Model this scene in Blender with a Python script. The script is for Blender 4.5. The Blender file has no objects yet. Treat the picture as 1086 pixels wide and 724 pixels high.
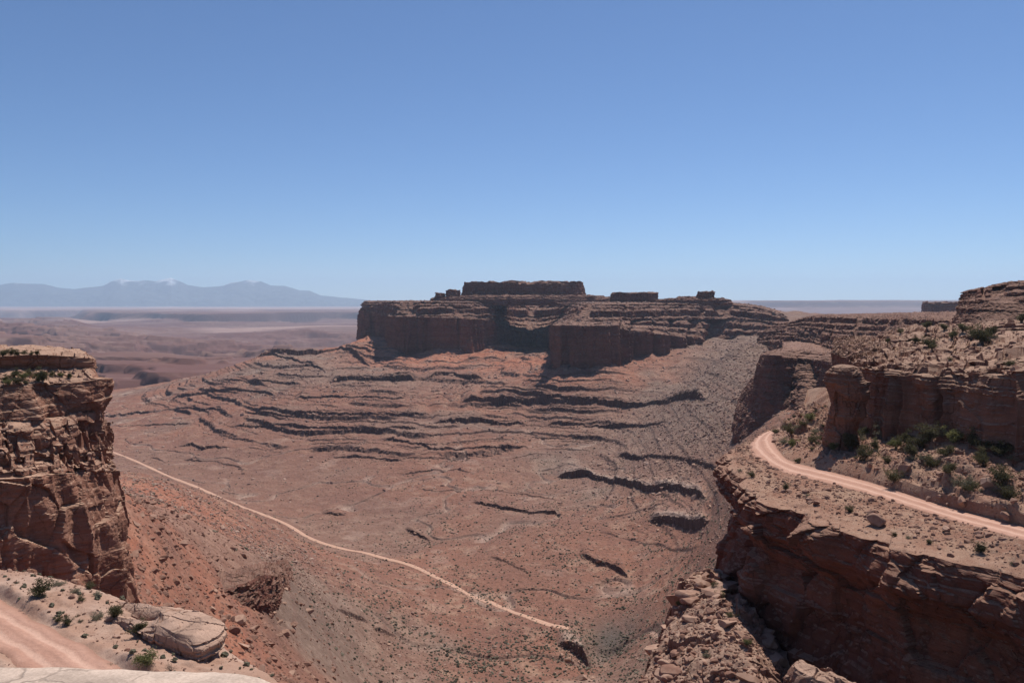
import bpy, math, random
import numpy as np
from math import radians, sin, cos, tan, atan, atan2, pi
random.seed(7); RNG = np.random.default_rng(7)
scene = bpy.context.scene
COL = scene.collection

# ------------------------------------------------------------------ camera, sky, sun, exposure
F = 852.0; CX, CY = 543.0, 362.0; PITCH = radians(2.82)
cam_d = bpy.data.cameras.new("camera"); cam = bpy.data.objects.new("camera", cam_d); COL.objects.link(cam)
cam_d.sensor_width = 36; cam_d.lens = 36 * F / 1086; cam_d.clip_start = 0.2; cam_d.clip_end = 300000
cam.location = (0, 0, 0); cam.rotation_euler = (pi / 2 - PITCH, 0, 0)
scene.camera = cam
SUN_AZ, SUN_EL = radians(29), radians(60)           # measured clockwise from +Y (the view axis)
w = bpy.data.worlds.new("World"); scene.world = w; w.use_nodes = True
wn = w.node_tree
sky = wn.nodes.new("ShaderNodeTexSky"); sky.sky_type = 'NISHITA'; sky.sun_disc = False
sky.sun_elevation = SUN_EL; sky.sun_rotation = SUN_AZ
sky.altitude = 2400; sky.air_density = 1.0; sky.dust_density = 0.15; sky.ozone_density = 6.0
wn.nodes["Background"].inputs[1].default_value = 0.088
tint = wn.nodes.new("ShaderNodeMix"); tint.data_type = 'RGBA'; tint.blend_type = 'MULTIPLY'; tint.inputs[0].default_value = 1; tint.inputs[7].default_value = (0.90, 0.985, 1.08, 1)
wn.links.new(sky.outputs[0], tint.inputs[6]); wn.links.new(tint.outputs[2], wn.nodes["Background"].inputs[0])
sd = bpy.data.lights.new("sun", 'SUN'); sun = bpy.data.objects.new("sun", sd); COL.objects.link(sun)
sd.energy = 5.0; sd.angle = radians(0.53); sd.color = (1, 0.96, 0.90)
sv = np.array([sin(SUN_AZ) * cos(SUN_EL), cos(SUN_AZ) * cos(SUN_EL), sin(SUN_EL)])
import mathutils
sun.rotation_euler = mathutils.Vector(sv).to_track_quat('Z', 'Y').to_euler()
vs = scene.view_settings; vs.view_transform = 'Standard'; vs.look = 'None'; vs.gamma = 1
vs.use_curve_mapping = False; vs.exposure = 0.08
HAZE_D = 2.6e-5
scene.cycles.volume_bounces = 2

# ------------------------------------------------------------------ numpy noise
_p = RNG.permutation(256); PERM = np.concatenate([_p, _p, _p]).astype(np.int32)
_g = RNG.normal(size=(256, 3)); G3 = (_g / np.linalg.norm(_g, axis=1)[:, None]).astype(np.float32)
_a = RNG.uniform(0, 2 * pi, 256); G2 = np.stack([np.cos(_a), np.sin(_a)], 1).astype(np.float32)
RND = RNG.uniform(0, 1, (256, 3)).astype(np.float32)
def _fade(t): return t * t * t * (t * (t * 6 - 15) + 10)
def _chunk(fn, arrs, n=150000):
    N = arrs[0].size
    if N <= n: return fn(*arrs)
    return np.concatenate([fn(*[a[i:i + n] for a in arrs]) for i in range(0, N, n)])
def _p2(x, y):
    xf = np.floor(x); yf = np.floor(y); xi = xf.astype(np.int32) & 255; yi = yf.astype(np.int32) & 255
    fx = (x - xf).astype(np.float32); fy = (y - yf).astype(np.float32); u = _fade(fx); v = _fade(fy)
    def c(i, j):
        g = G2[PERM[PERM[xi + i] + yi + j]]; return g[:, 0] * (fx - i) + g[:, 1] * (fy - j)
    a = c(0, 0); b = c(1, 0); d = c(0, 1); e = c(1, 1)
    x1 = a + u * (b - a); x2 = d + u * (e - d)
    return (x1 + v * (x2 - x1)) * 1.5
def _p3(x, y, z):
    xf = np.floor(x); yf = np.floor(y); zf = np.floor(z)
    xi = xf.astype(np.int32) & 255; yi = yf.astype(np.int32) & 255; zi = zf.astype(np.int32) & 255
    fx = (x - xf).astype(np.float32); fy = (y - yf).astype(np.float32); fz = (z - zf).astype(np.float32)
    u = _fade(fx); v = _fade(fy); ww = _fade(fz)
    def c(i, j, k):
        g = G3[PERM[PERM[PERM[xi + i] + yi + j] + zi + k]]
        return g[:, 0] * (fx - i) + g[:, 1] * (fy - j) + g[:, 2] * (fz - k)
    def l(a, b, t): return a + t * (b - a)
    r = l(l(l(c(0,0,0), c(1,0,0), u), l(c(0,1,0), c(1,1,0), u), v), l(l(c(0,0,1), c(1,0,1), u), l(c(0,1,1), c(1,1,1), u), v), ww)
    return r * 1.5
def n2(x, y, L, seed=0):
    sh = np.shape(x)
    return _chunk(_p2, [np.ravel(x) / L + seed * 17.3, np.ravel(y) / L + seed * 9.1]).reshape(sh)
def n3(x, y, z, L, Lz=None, seed=0):
    sh = np.shape(x); Lz = Lz or L
    return _chunk(_p3, [np.ravel(x) / L + seed * 17.3, np.ravel(y) / L + seed * 9.1, np.ravel(z) / Lz + seed * 5.7]).reshape(sh)
def fbm2(x, y, L, o=4, seed=0, g=0.5):
    r = 0; a = 1; s = 0
    for i in range(o):
        r = r + a * n2(x, y, L / 2 ** i, seed + i * 3); s += a; a *= g
    return r / s * 1.3
def fbm3(x, y, z, L, Lz=None, o=3, seed=0, g=0.5):
    r = 0; a = 1; s = 0; Lz = Lz or L
    for i in range(o):
        r = r + a * n3(x, y, z, L / 2 ** i, Lz / 2 ** i, seed + i * 3); s += a; a *= g
    return r / s * 1.3
def _vor(x, y, z):
    """jointed blocks: (random value of the cell, second random value, F2-F1)"""
    xf = np.floor(x); yf = np.floor(y); zf = np.floor(z)
    xi = xf.astype(np.int32); yi = yf.astype(np.int32); zi = zf.astype(np.int32)
    f1 = np.full(x.shape, 9., np.float32); f2 = f1.copy(); r = np.zeros(x.shape, np.float32); r2 = r.copy()
    for i in (-1, 0, 1):
        for j in (-1, 0, 1):
            for k in (-1, 0, 1):
                h = PERM[PERM[PERM[(xi + i) & 255] + ((yi + j) & 255)] + ((zi + k) & 255)]
                o = RND[h]
                d = (xf + i + o[:, 0] - x) ** 2 + (yf + j + o[:, 1] - y) ** 2 + (zf + k + o[:, 2] - z) ** 2
                d = d.astype(np.float32)
                m = d < f1
                f2 = np.where(m, f1, np.minimum(f2, d)); r = np.where(m, RND[PERM[h + 31], 0], r); r2 = np.where(m, RND[PERM[h + 77], 1], r2)
                f1 = np.where(m, d, f1)
    return np.stack([r, r2, np.sqrt(f2) - np.sqrt(f1)], 1)
def vor(x, y, z, L, Lz=None, seed=0):
    sh = np.shape(x); Lz = Lz or L
    o = _chunk(_vor, [np.ravel(x) / L + seed * 7.7, np.ravel(y) / L + seed * 3.3, np.ravel(z) / Lz + seed * 5.1], 100000)
    return o[:, 0].reshape(sh), o[:, 1].reshape(sh), o[:, 2].reshape(sh)
def sstep(a, b, x):
    t = np.clip((x - a) / (b - a), 0, 1); return t * t * (3 - 2 * t)
def gauss(x, c, s): return np.exp(-((x - c) / s) ** 2)

# ------------------------------------------------------------------ picture -> world
def ray(px, py):
    a = (px - CX) / F; b = (CY - py) / F
    return a, b * sin(PITCH) + cos(PITCH), b * cos(PITCH) - sin(PITCH)
def at(px, py, Y):
    a, y, z = ray(px, py); return (a / y * Y, Y, z / y * Y)
def atz(px, py, Z):
    a, y, z = ray(px, py); t = Z / z; return (a * t, y * t, Z)
def proj(x, y, z):
    yc = z * cos(PITCH) + y * sin(PITCH); zc = y * cos(PITCH) - z * sin(PITCH)
    return CX + F * x / zc, CY - F * yc / zc

# ------------------------------------------------------------------ mesh helpers
def mesh_from(name, V, Fq, mats, smooth=True, mi=None, attrs=None):
    me = bpy.data.meshes.new(name)
    V = np.ascontiguousarray(V, np.float32).reshape(-1, 3)
    Fq = np.ascontiguousarray(Fq, np.int32); k = Fq.shape[1]
    me.vertices.add(len(V)); me.vertices.foreach_set("co", V.ravel())
    me.loops.add(Fq.size); me.loops.foreach_set("vertex_index", Fq.ravel())
    me.polygons.add(len(Fq)); me.polygons.foreach_set("loop_start", np.arange(0, Fq.size, k, dtype=np.int32))
    if mi is not None: me.polygons.foreach_set("material_index", np.ascontiguousarray(mi, np.int32))
    me.update(calc_edges=True)
    me.polygons.foreach_set("use_smooth", np.full(len(Fq), smooth, bool))
    for m in (mats if isinstance(mats, (list, tuple)) else [mats]): me.materials.append(m)
    for an, av in (attrs or {}).items():
        at_ = me.attributes.new(an, 'FLOAT', 'POINT'); at_.data.foreach_set("value", np.ascontiguousarray(av, np.float32).ravel())
    return me
def link(name, me, parent=None, label=None, cat=None, group=None, kind=None, loc=None, rot=None, scale=None):
    o = bpy.data.objects.new(name, me); COL.objects.link(o)
    if parent is not None: o.parent = parent
    if label: o["label"] = label
    if cat: o["category"] = cat
    if group: o["group"] = group
    if kind: o["kind"] = kind
    if loc is not None: o.location = loc
    if rot is not None: o.rotation_euler = rot
    if scale is not None: o.scale = scale if hasattr(scale, '__len__') else (scale,) * 3
    return o
def grid_faces(nr, nc, closed=False):
    i = np.arange(nr - 1)[:, None]; j = np.arange(nc if closed else nc - 1)[None, :]; j2 = (j + 1) % nc
    return np.stack([i * nc + j, i * nc + j2, (i + 1) * nc + j2, (i + 1) * nc + j], -1).reshape(-1, 4)
def tri_faces_flip(f): return f[:, ::-1]

def catmull(pts, t, closed=False):
    pts = np.asarray(pts, float); K = len(pts)
    i = np.floor(t).astype(int); f = (t - i)[:, None]
    if closed:
        idx = [(i + k) % K for k in (-1, 0, 1, 2)]
    else:
        i = np.clip(i, 0, K - 2); f = (t - i)[:, None]
        idx = [np.clip(i + k, 0, K - 1) for k in (-1, 0, 1, 2)]
    a, b, c, d = (pts[q] for q in idx)
    return b + 0.5 * f * (c - a + f * (2 * a - 5 * b + 4 * c - d + f * (3 * (b - c) + d - a)))
def stairs(nv, n, seed, riser=0.8, tread_h=0.93):
    """horizontal and vertical fractions of a flight of rock ledges"""
    r = np.random.default_rng(seed); wv = r.uniform(0.3, 2.2, n); wh = r.uniform(0.4, 2.0, n); wv /= wv.sum(); wh /= wh.sum()
    t = np.linspace(0, 1, nv); k = np.minimum((t * n).astype(int), n - 1); f = t * n - k
    cv = np.concatenate([[0], np.cumsum(wv)]); ch = np.concatenate([[0], np.cumsum(wh)])
    up = np.clip(f / 0.55, 0, 1); ov = np.clip((f - 0.55) / 0.45, 0, 1)
    fv = cv[k] + wv[k] * (riser * up + (1 - riser) * ov)
    fh = ch[k] + wh[k] * ((1 - tread_h) * up + tread_h * ov)
    isr = np.where(f < 0.55, 1.0, 0.0)
    return fh, fv, isr
class Loft: pass
def loft(curves, segs, step, ref=0, closed=False, outward=1, nsm=3):
    """a rock surface skinned over guide curves (foot first); gives the point grid, the outward normals and the steepness of each row"""
    K = len(curves[0]); C = [np.asarray(c, float) for c in curves]
    tt = np.linspace(0, K if closed else K - 1, 40 * K)
    q = catmull(C[ref], tt, closed); s = np.concatenate([[0], np.cumsum(np.linalg.norm(np.diff(q[:, :2], axis=0), axis=1))])
    nu = max(8, int(s[-1] / step)); tu = np.interp(np.linspace(0, s[-1], nu, endpoint=not closed), s, tt)
    E = [catmull(c, tu, closed) for c in C]
    T = np.roll(E[ref], -nsm, 0) - np.roll(E[ref], nsm, 0)
    if not closed: T[:nsm] = T[nsm]; T[-nsm:] = T[-nsm - 1]
    T[:, 2] = 0; T /= np.linalg.norm(T, axis=1)[:, None] + 1e-9
    N = np.stack([T[:, 1], -T[:, 0], 0 * T[:, 0]], 1) * outward
    rows = []; st = []; tag = []
    for k, sg in enumerate(segs):
        A, B = E[k], E[k + 1]; nv = sg['nv']
        if sg.get('steps'):
            fh, fv, isr = stairs(nv, sg['steps'], sg.get('seed', k), sg.get('riser', 0.8), sg.get('tread', 0.93))
        else:
            fh = np.linspace(0, 1, nv) ** sg.get('ph', 1); fv = np.linspace(0, 1, nv) ** sg.get('pv', 1); isr = np.full(nv, sg.get('steep', 1.0))
        for i in range(0 if k == 0 else 1, nv):
            p = A.copy(); eh, ev = fh[i], fv[i]
            if sg.get('steps'):
                su = np.linspace(0, s[-1], nu); kk = int(min(i / (nv - 1) * sg['steps'], sg['steps'] - 1)); q = i / (nv - 1)
                m = sstep(sg.get('fade', 0.05), sg.get('fade', 0.05) + 0.25, n2(su + 40 * n2(su, su * 0 + q * 3, 60 * step), su * 0 + kk * 7.3 + k * 3, 45 * step, 63))[:, None]
                eh = eh * (1 - m) + q * m; ev = ev * (1 - m[:, 0]) + q * m[:, 0]
            p[:, :2] += eh * (B - A)[:, :2]; p[:, 2] += ev * (B - A)[:, 2]
            rows.append(p); st.append(isr[i]); tag.append(k)
    L = Loft(); L.P = np.array(rows); L.N = np.broadcast_to(N[None], L.P.shape); L.st = np.array(st, np.float32)[:, None]
    L.tag = np.array(tag); L.nu = nu; L.u = tu; L.closed = closed; L.s = np.linspace(0, s[-1], nu); L.tu = tu
    return L
def band1d(seed, tmin, tmax, z0=-400, z1=100):
    r = np.random.default_rng(seed); z = [z0]; v = []
    while z[-1] < z1: z.append(z[-1] + r.uniform(tmin, tmax)); v.append(r.uniform(-1, 1))
    return np.array(z), np.array(v)
def strata(z, bands):
    zz, v = bands; i = np.clip(np.searchsorted(zz, z) - 1, 0, len(v) - 1); f = (z - zz[i]) / (zz[i + 1] - zz[i])
    prof = np.minimum(1, np.minimum(f, 1 - f) * 7)               # rounded bed edges
    return v[i] * 0.8 + prof * 0.5 - 0.4
def rockify(L, big=(3, 20), col=(2, 8, 60), bed=(1, None), block=(1, 3, 1.5), block2=(0, 1, 1), crack=0.4, fine=(0.3, 1.0), up=(0.5, 4), seed=0, upblock=0.0):
    """real relief: bulges, upright columns, beds, jointed blocks and grain, along the face's outward normal; lumps along z on the treads"""
    P = L.P; x, y, z = P[..., 0], P[..., 1], P[..., 2]
    wz = z + n3(x, y, z, 40, seed=seed + 50) * 1.6 + n3(x, y, z, 9, seed=seed + 51) * 0.3
    d = big[0] * fbm3(x, y, z, big[1], big[1] * 1.6, 3, seed)
    if np.any(col[0]):
        c = n3(x, y, z, col[1], col[2], seed + 11); c2 = n3(x, y, z, col[1] * .4, col[2] * .5, seed + 12)
        d = d + col[0] * (0.55 - 1.6 * np.abs(c)) + col[0] * 0.35 * (0.5 - 1.6 * np.abs(c2))
    if bed[1] is not None: d = d + bed[0] * strata(wz, bed[1]) * (0.35 + 0.65 * sstep(-0.25, 0.25, n3(x, y, z, 25, 10, seed + 60)))
    dz = up[0] * fbm3(x, y, z, up[1], up[1], 3, seed + 21)
    for q, (am, l, lz) in enumerate((block, block2)):
        if not np.any(am): continue
        wx = x + 0.35 * l * n3(x, y, z, l * 2, seed=seed + 5 + q); wy = y + 0.35 * l * n3(x, y, z, l * 2, seed=seed + 6 + q)
        r, r2, e = vor(wx, wy, wz, l, lz, seed + 3 + q)
        tl = (r - 0.5) + 0.9 * (r2 - 0.5) * (wz / lz - np.floor(wz / lz) - 0.5)
        g = np.clip(1 - e / 0.10, 0, 1)
        d = d + am * tl - crack * g * (1, .5)[q]
        dz = dz + upblock * (r2 - 0.4) * (1, .35)[q]
    d = d + fine[0] * fbm3(x, y, z, fine[1], fine[1] * 0.6, 3, seed + 31)
    st = L.st
    L.P = P + L.N * (d * (0.25 + 0.75 * st))[..., None]
    L.P[..., 2] += dz * (1 - 0.75 * st)
    return L
def back(c, dy, dz):
    """the same curve carried away from the viewpoint along its own bearing"""
    q = np.array(c, float); k = (q[:, 1] + dy) / q[:, 1]; q[:, 0] *= k; q[:, 1] *= k; q[:, 2] += dz; return q
def loft_mesh(name, L, mat, flip=False, attrs=None):
    f = grid_faces(L.P.shape[0], L.nu, L.closed)
    if flip: f = f[:, ::-1]
    return mesh_from(name, L.P, f, mat, False, None, attrs)

# ------------------------------------------------------------------ materials
def nt(name):
    m = bpy.data.materials.new(name); m.use_nodes = True; t = m.node_tree; t.nodes.clear()
    o = t.nodes.new("ShaderNodeOutputMaterial"); b = t.nodes.new("ShaderNodeBsdfPrincipled")
    b.inputs["Roughness"].default_value = 0.95
    b.inputs["Specular IOR Level"].default_value = 0.15
    t.links.new(b.outputs[0], o.inputs[0]); return m, t, b
def N_(t, typ, **kw):
    n = t.nodes.new(typ)
    for k, v in kw.items(): setattr(n, k, v)
    return n
def noise_node(t, vec, scale, detail=6, rough=0.6, stretch=None):
    if stretch is not None:
        mp = N_(t, "ShaderNodeMapping"); mp.inputs["Scale"].default_value = stretch; t.links.new(vec, mp.inputs[0]); vec = mp.outputs[0]
    n = N_(t, "ShaderNodeTexNoise"); n.inputs["Scale"].default_value = scale; n.inputs["Detail"].default_value = detail; n.inputs["Roughness"].default_value = rough
    t.links.new(vec, n.inputs["Vector"]); return n.outputs["Fac"]
def mix(t, fac, a, b, mode='MIX'):
    m = N_(t, "ShaderNodeMix", data_type='RGBA', blend_type=mode)
    for s, v in ((0, fac), (6, a), (7, b)):
        if isinstance(v, (int, float)): m.inputs[s].default_value = v
        elif isinstance(v, tuple): m.inputs[s].default_value = (*v, 1)
        else: t.links.new(v, m.inputs[s])
    return m.outputs[2]
def mrange(t, v, a, b, c=0, d=1):
    m = N_(t, "ShaderNodeMapRange"); m.interpolation_type = 'SMOOTHSTEP'
    for i, q in zip((1, 2, 3, 4), (a, b, c, d)): m.inputs[i].default_value = q
    t.links.new(v, m.inputs[0]); return m.outputs[0]
def math_(t, op, a, b=None):
    m = N_(t, "ShaderNodeMath", operation=op)
    for i, v in ((0, a), (1, b)):
        if v is None: continue
        if isinstance(v, (int, float)): m.inputs[i].default_value = v
        else: t.links.new(v, m.inputs[i])
    return m.outputs[0]
def attr(t, name):
    n = N_(t, "ShaderNodeAttribute"); n.attribute_name = name; return n.outputs["Fac"]
def bump(t, b, h, strength, dist):
    n = N_(t, "ShaderNodeBump"); n.inputs["Strength"].default_value = strength; n.inputs["Distance"].default_value = dist
    t.links.new(h, n.inputs["Height"]); t.links.new(n.outputs[0], b.inputs["Normal"])
def rock_mat(name, face, face2, dust, varnish=(0.06, 0.035, 0.03), scale=1.0, bedscale=1.0, vfac=0.5, bd=0.25):
    """bedded sandstone: colour beds by height, upright varnish streaks, pale sand lying on the treads"""
    m, t, b = nt(name)
    geo = N_(t, "ShaderNodeNewGeometry"); pos = geo.outputs["Position"]
    big = noise_node(t, pos, 0.06 / scale, 4)
    beds = noise_node(t, pos, 1.0 / bedscale, 5, 0.65, (0.02, 0.02, 0.5))
    c = mix(t, mrange(t, beds, 0.35, 0.65), face, face2)
    c = mix(t, mrange(t, big, 0.35, 0.7, 0, 0.55), c, tuple(q * 0.72 for q in face))
    stre = noise_node(t, pos, 0.5 / scale, 6, 0.65, (1, 1, 0.09))
    c = mix(t, mrange(t, stre, 0.5, 0.72, 0, vfac), c, varnish)
    sx = N_(t, "ShaderNodeSeparateXYZ"); t.links.new(geo.outputs["Normal"], sx.inputs[0])
    fine = noise_node(t, pos, 1.2 / scale, 8, 0.7)
    flat = mrange(t, math_(t, 'ADD', sx.outputs[2], math_(t, 'MULTIPLY', math_(t, 'SUBTRACT', fine, 0.5), 0.7)), 0.5, 0.9, 0, 0.85)
    d2 = mix(t, mrange(t, noise_node(t, pos, 0.35 / scale, 6), 0.4, 0.65), dust, tuple(q * 0.72 for q in dust))
    c = mix(t, flat, c, d2)
    gr = noise_node(t, pos, 6.0 / scale, 8, 0.75)
    c = mix(t, 0.55, c, mix(t, mrange(t, gr, 0.3, 0.7), (0.35, 0.33, 0.32), (0.68, 0.68, 0.68)), 'OVERLAY')
    mp = N_(t, "ShaderNodeMapping"); mp.inputs["Scale"].default_value = (0.28 / scale, 0.28 / scale, 0.16 / scale)
    wn_ = N_(t, "ShaderNodeTexNoise"); wn_.inputs["Scale"].default_value = 0.5 / scale; wn_.inputs["Detail"].default_value = 4; t.links.new(pos, wn_.inputs["Vector"])
    ad = N_(t, "ShaderNodeVectorMath", operation='MULTIPLY_ADD'); t.links.new(wn_.outputs["Color"], ad.inputs[0]); ad.inputs[1].default_value = (2.6 * scale,) * 3; t.links.new(pos, ad.inputs[2]); t.links.new(ad.outputs[0], mp.inputs[0])
    vo = N_(t, "ShaderNodeTexVoronoi", feature='DISTANCE_TO_EDGE'); vo.inputs["Scale"].default_value = 1.0; t.links.new(mp.outputs[0], vo.inputs["Vector"])
    joint = math_(t, 'MULTIPLY', mrange(t, vo.outputs["Distance"], 0.0, 0.035, 1, 0), mrange(t, big, 0.4, 0.6))
    thin = noise_node(t, pos, 1.0 / bedscale, 3, 0.6, (0.05, 0.05, 3.2)); line = mrange(t, math_(t, 'ABSOLUTE', math_(t, 'SUBTRACT', thin, 0.5)), 0.0, 0.035, 1, 0)
    c = mix(t, math_(t, 'MULTIPLY', joint, 0.5), c, tuple(q * 0.35 for q in face)); c = mix(t, math_(t, 'MULTIPLY', line, 0.2), c, tuple(q * 0.5 for q in face))
    t.links.new(c, b.inputs["Base Color"])
    h = math_(t, 'ADD', math_(t, 'MULTIPLY', fine, 0.7), math_(t, 'MULTIPLY', beds, 0.6))
    h = math_(t, 'SUBTRACT', h, math_(t, 'ADD', math_(t, 'MULTIPLY', joint, 0.8), math_(t, 'MULTIPLY', line, 0.15)))
    h = math_(t, 'ADD', h, math_(t, 'MULTIPLY', gr, 0.25))
    bump(t, b, h, 0.9, bd * scale)
    return m
M = {}
M['mesa'] = rock_mat("mesa_sandstone", (0.19, 0.073, 0.051), (0.24, 0.105, 0.072), (0.28, 0.165, 0.118), scale=6, bedscale=4, vfac=0.5, bd=0.5)  # face colours kept dark to deepen the shade on the mesa walls
M['near'] = rock_mat("cliff_sandstone", (0.25, 0.11, 0.07), (0.32, 0.165, 0.11), (0.45, 0.285, 0.20), scale=1, bedscale=1.0, vfac=0.45)
M['wall'] = rock_mat("varnished_shade_toned_sandstone", (0.17, 0.06, 0.038), (0.21, 0.09, 0.058), (0.33, 0.19, 0.13), scale=1, bedscale=1.6, vfac=0.6)  # varnish streaks over face colours darkened to deepen the cliff's shade
M['butt'] = rock_mat("block_sandstone", (0.25, 0.125, 0.085), (0.31, 0.175, 0.125), (0.40, 0.26, 0.19), scale=1, bedscale=1.0, vfac=0.3)
M['pale'] = rock_mat("slickrock", (0.37, 0.21, 0.145), (0.42, 0.26, 0.185), (0.46, 0.30, 0.22), scale=0.4, bedscale=0.5, vfac=0.15, bd=0.12)
M['rim'] = rock_mat("bleached_slickrock", (0.44, 0.32, 0.25), (0.49, 0.375, 0.30), (0.54, 0.415, 0.33), scale=0.12, bedscale=0.2, vfac=0.05, bd=0.06)

def soil_mat():
    m, t, b = nt("desert_soil")
    geo = N_(t, "ShaderNodeNewGeometry"); pos = geo.outputs["Position"]
    n1 = noise_node(t, pos, 0.006, 6, 0.6); n2_ = noise_node(t, pos, 0.05, 8, 0.7); n3_ = noise_node(t, pos, 0.35, 6, 0.7)
    red = mix(t, mrange(t, n1, 0.35, 0.65), (0.245, 0.108, 0.070), (0.205, 0.099, 0.069))
    red = mix(t, mrange(t, n2_, 0.5, 0.62, 0, 0.75), red, (0.32, 0.19, 0.13))
    gray = mix(t, mrange(t, n2_, 0.35, 0.65), (0.165, 0.103, 0.077), (0.245, 0.165, 0.125))
    red = mix(t, attr(t, "red"), red, mix(t, mrange(t, n2_, 0.4, 0.62), (0.30, 0.112, 0.066), (0.36, 0.165, 0.105)))
    c = mix(t, attr(t, "gray"), red, gray)
    dull = mix(t, mrange(t, n2_, 0.4, 0.65), (0.19, 0.10, 0.072), (0.225, 0.125, 0.09))
    c = mix(t, attr(t, "dull"), c, dull)
    c = mix(t, attr(t, "pale"), c, (0.46, 0.34, 0.27))
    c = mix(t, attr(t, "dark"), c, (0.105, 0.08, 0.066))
    beds = noise_node(t, pos, 0.35, 4, 0.6, (0.015, 0.015, 0.6))
    c = mix(t, mrange(t, beds, 0.5, 0.62, 0, 0.35), c, (0.17, 0.085, 0.065))
    sx = N_(t, "ShaderNodeSeparateXYZ"); t.links.new(geo.outputs["Normal"], sx.inputs[0])
    c = mix(t, mrange(t, sx.outputs[2], 0.45, 0.75, 0.75, 0), c, (0.115, 0.07, 0.055))  # this and the next mix put extra shade into the steep ledge colours
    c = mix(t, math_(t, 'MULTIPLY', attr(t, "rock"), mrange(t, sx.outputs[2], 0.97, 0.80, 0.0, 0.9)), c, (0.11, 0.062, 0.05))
    c = mix(t, 0.6, c, mix(t, mrange(t, n3_, 0.3, 0.7), (0.34, 0.33, 0.32), (0.68, 0.68, 0.68)), 'OVERLAY')
    t.links.new(c, b.inputs["Base Color"])
    bump(t, b, math_(t, 'ADD', n3_, math_(t, 'MULTIPLY', n2_, 2.0)), 0.8, 1.2)
    return m
M['soil'] = soil_mat()
def far_mat():
    m, t, b = nt("far_canyonland")
    geo = N_(t, "ShaderNodeNewGeometry"); pos = geo.outputs["Position"]
    n1 = noise_node(t, pos, 0.0006, 6, 0.6); n2_ = noise_node(t, pos, 0.004, 8, 0.7)
    beds = noise_node(t, pos, 0.06, 4, 0.6, (0.01, 0.01, 0.8))
    c = mix(t, mrange(t, n1, 0.4, 0.6), (0.135, 0.062, 0.05), (0.19, 0.11, 0.088))
    c = mix(t, mrange(t, n2_, 0.5, 0.7, 0, 0.7), c, (0.28, 0.175, 0.14))
    c = mix(t, mrange(t, beds, 0.45, 0.6, 0, 0.5), c, (0.15, 0.07, 0.06))
    sx = N_(t, "ShaderNodeSeparateXYZ"); t.links.new(geo.outputs["Normal"], sx.inputs[0])
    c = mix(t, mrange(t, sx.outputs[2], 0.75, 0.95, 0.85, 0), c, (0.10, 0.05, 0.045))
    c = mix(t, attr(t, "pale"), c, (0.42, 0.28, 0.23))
    t.links.new(c, b.inputs["Base Color"]); return m
M['far'] = far_mat()
def road_mat(name, c1, c2, rut):
    m, t, b = nt(name)
    geo = N_(t, "ShaderNodeNewGeometry"); pos = geo.outputs["Position"]
    n1 = noise_node(t, pos, 0.4, 8, 0.65); n2_ = noise_node(t, pos, 5, 6, 0.7)
    c = mix(t, mrange(t, n1, 0.35, 0.65), c1, c2)
    uv = attr(t, "across")
    wv = math_(t, 'ADD', uv, math_(t, 'MULTIPLY', math_(t, 'SUBTRACT', n1, 0.5), 0.25))
    r1 = math_(t, 'ABSOLUTE', math_(t, 'SUBTRACT', math_(t, 'ABSOLUTE', math_(t, 'SUBTRACT', wv, 0.5)), 0.2))
    c = mix(t, mrange(t, r1, 0.02, 0.10, 0.9, 0), c, rut)
    edge = math_(t, 'ABSOLUTE', math_(t, 'SUBTRACT', wv, 0.5)); c = mix(t, mrange(t, edge, 0.36, 0.5, 0, 0.8), c, tuple(q * 0.74 for q in c1))
    c = mix(t, mrange(t, edge, 0.07, 0.0, 0, 0.5), c, tuple(q * 0.78 for q in c1))
    c = mix(t, 0.4, c, mix(t, mrange(t, n2_, 0.3, 0.7), (0.4, 0.4, 0.4), (0.6, 0.6, 0.6)), 'OVERLAY')
    t.links.new(c, b.inputs["Base Color"]); bump(t, b, math_(t, 'ADD', n1, n2_), 0.5, 0.12); return m
M['track'] = road_mat("tan_track", (0.44, 0.25, 0.17), (0.50, 0.30, 0.21), (0.54, 0.33, 0.24))
M['road'] = road_mat("packed_red_dirt", (0.40, 0.215, 0.152), (0.45, 0.255, 0.185), (0.54, 0.33, 0.245))
def simple_mat(name, c1, c2, scale, rough=0.9, hue=True):
    m, t, b = nt(name)
    tc = N_(t, "ShaderNodeNewGeometry"); oi = N_(t, "ShaderNodeObjectInfo")
    n1 = noise_node(t, tc.outputs["Position"], scale, 5, 0.65)
    f = math_(t, 'ADD', math_(t, 'MULTIPLY', n1, 0.8), math_(t, 'MULTIPLY', oi.outputs["Random"], 0.3)) if hue else n1
    c = mix(t, mrange(t, f, 0.3, 0.8), c1, c2)
    t.links.new(c, b.inputs["Base Color"]); b.inputs["Roughness"].default_value = rough
    bump(t, b, n1, 0.6, 0.1); return m
def leaf_mat(name, c1, c2):
    m = simple_mat(name, c1, c2, 1.6); t = m.node_tree; b = [n for n in t.nodes if n.type == 'BSDF_PRINCIPLED'][0]; o = [n for n in t.nodes if n.type == 'OUTPUT_MATERIAL'][0]
    tr = N_(t, "ShaderNodeBsdfTranslucent"); mx = N_(t, "ShaderNodeMixShader"); mx.inputs[0].default_value = 0.4
    t.links.new(b.inputs["Base Color"].links[0].from_socket, tr.inputs[0]); t.links.new(b.outputs[0], mx.inputs[1]); t.links.new(tr.outputs[0], mx.inputs[2]); t.links.new(mx.outputs[0], o.inputs[0]); return m
M['leaf'] = leaf_mat("juniper_leaves", (0.070, 0.064, 0.031), (0.135, 0.118, 0.062))
M['bright'] = leaf_mat("blackbrush_leaves", (0.11, 0.115, 0.045), (0.20, 0.19, 0.08))
M['sage'] = leaf_mat("sage_leaves", (0.15, 0.135, 0.09), (0.25, 0.22, 0.15))
M['twig'] = simple_mat("dry_twigs", (0.10, 0.075, 0.06), (0.19, 0.15, 0.12), 4)
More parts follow.
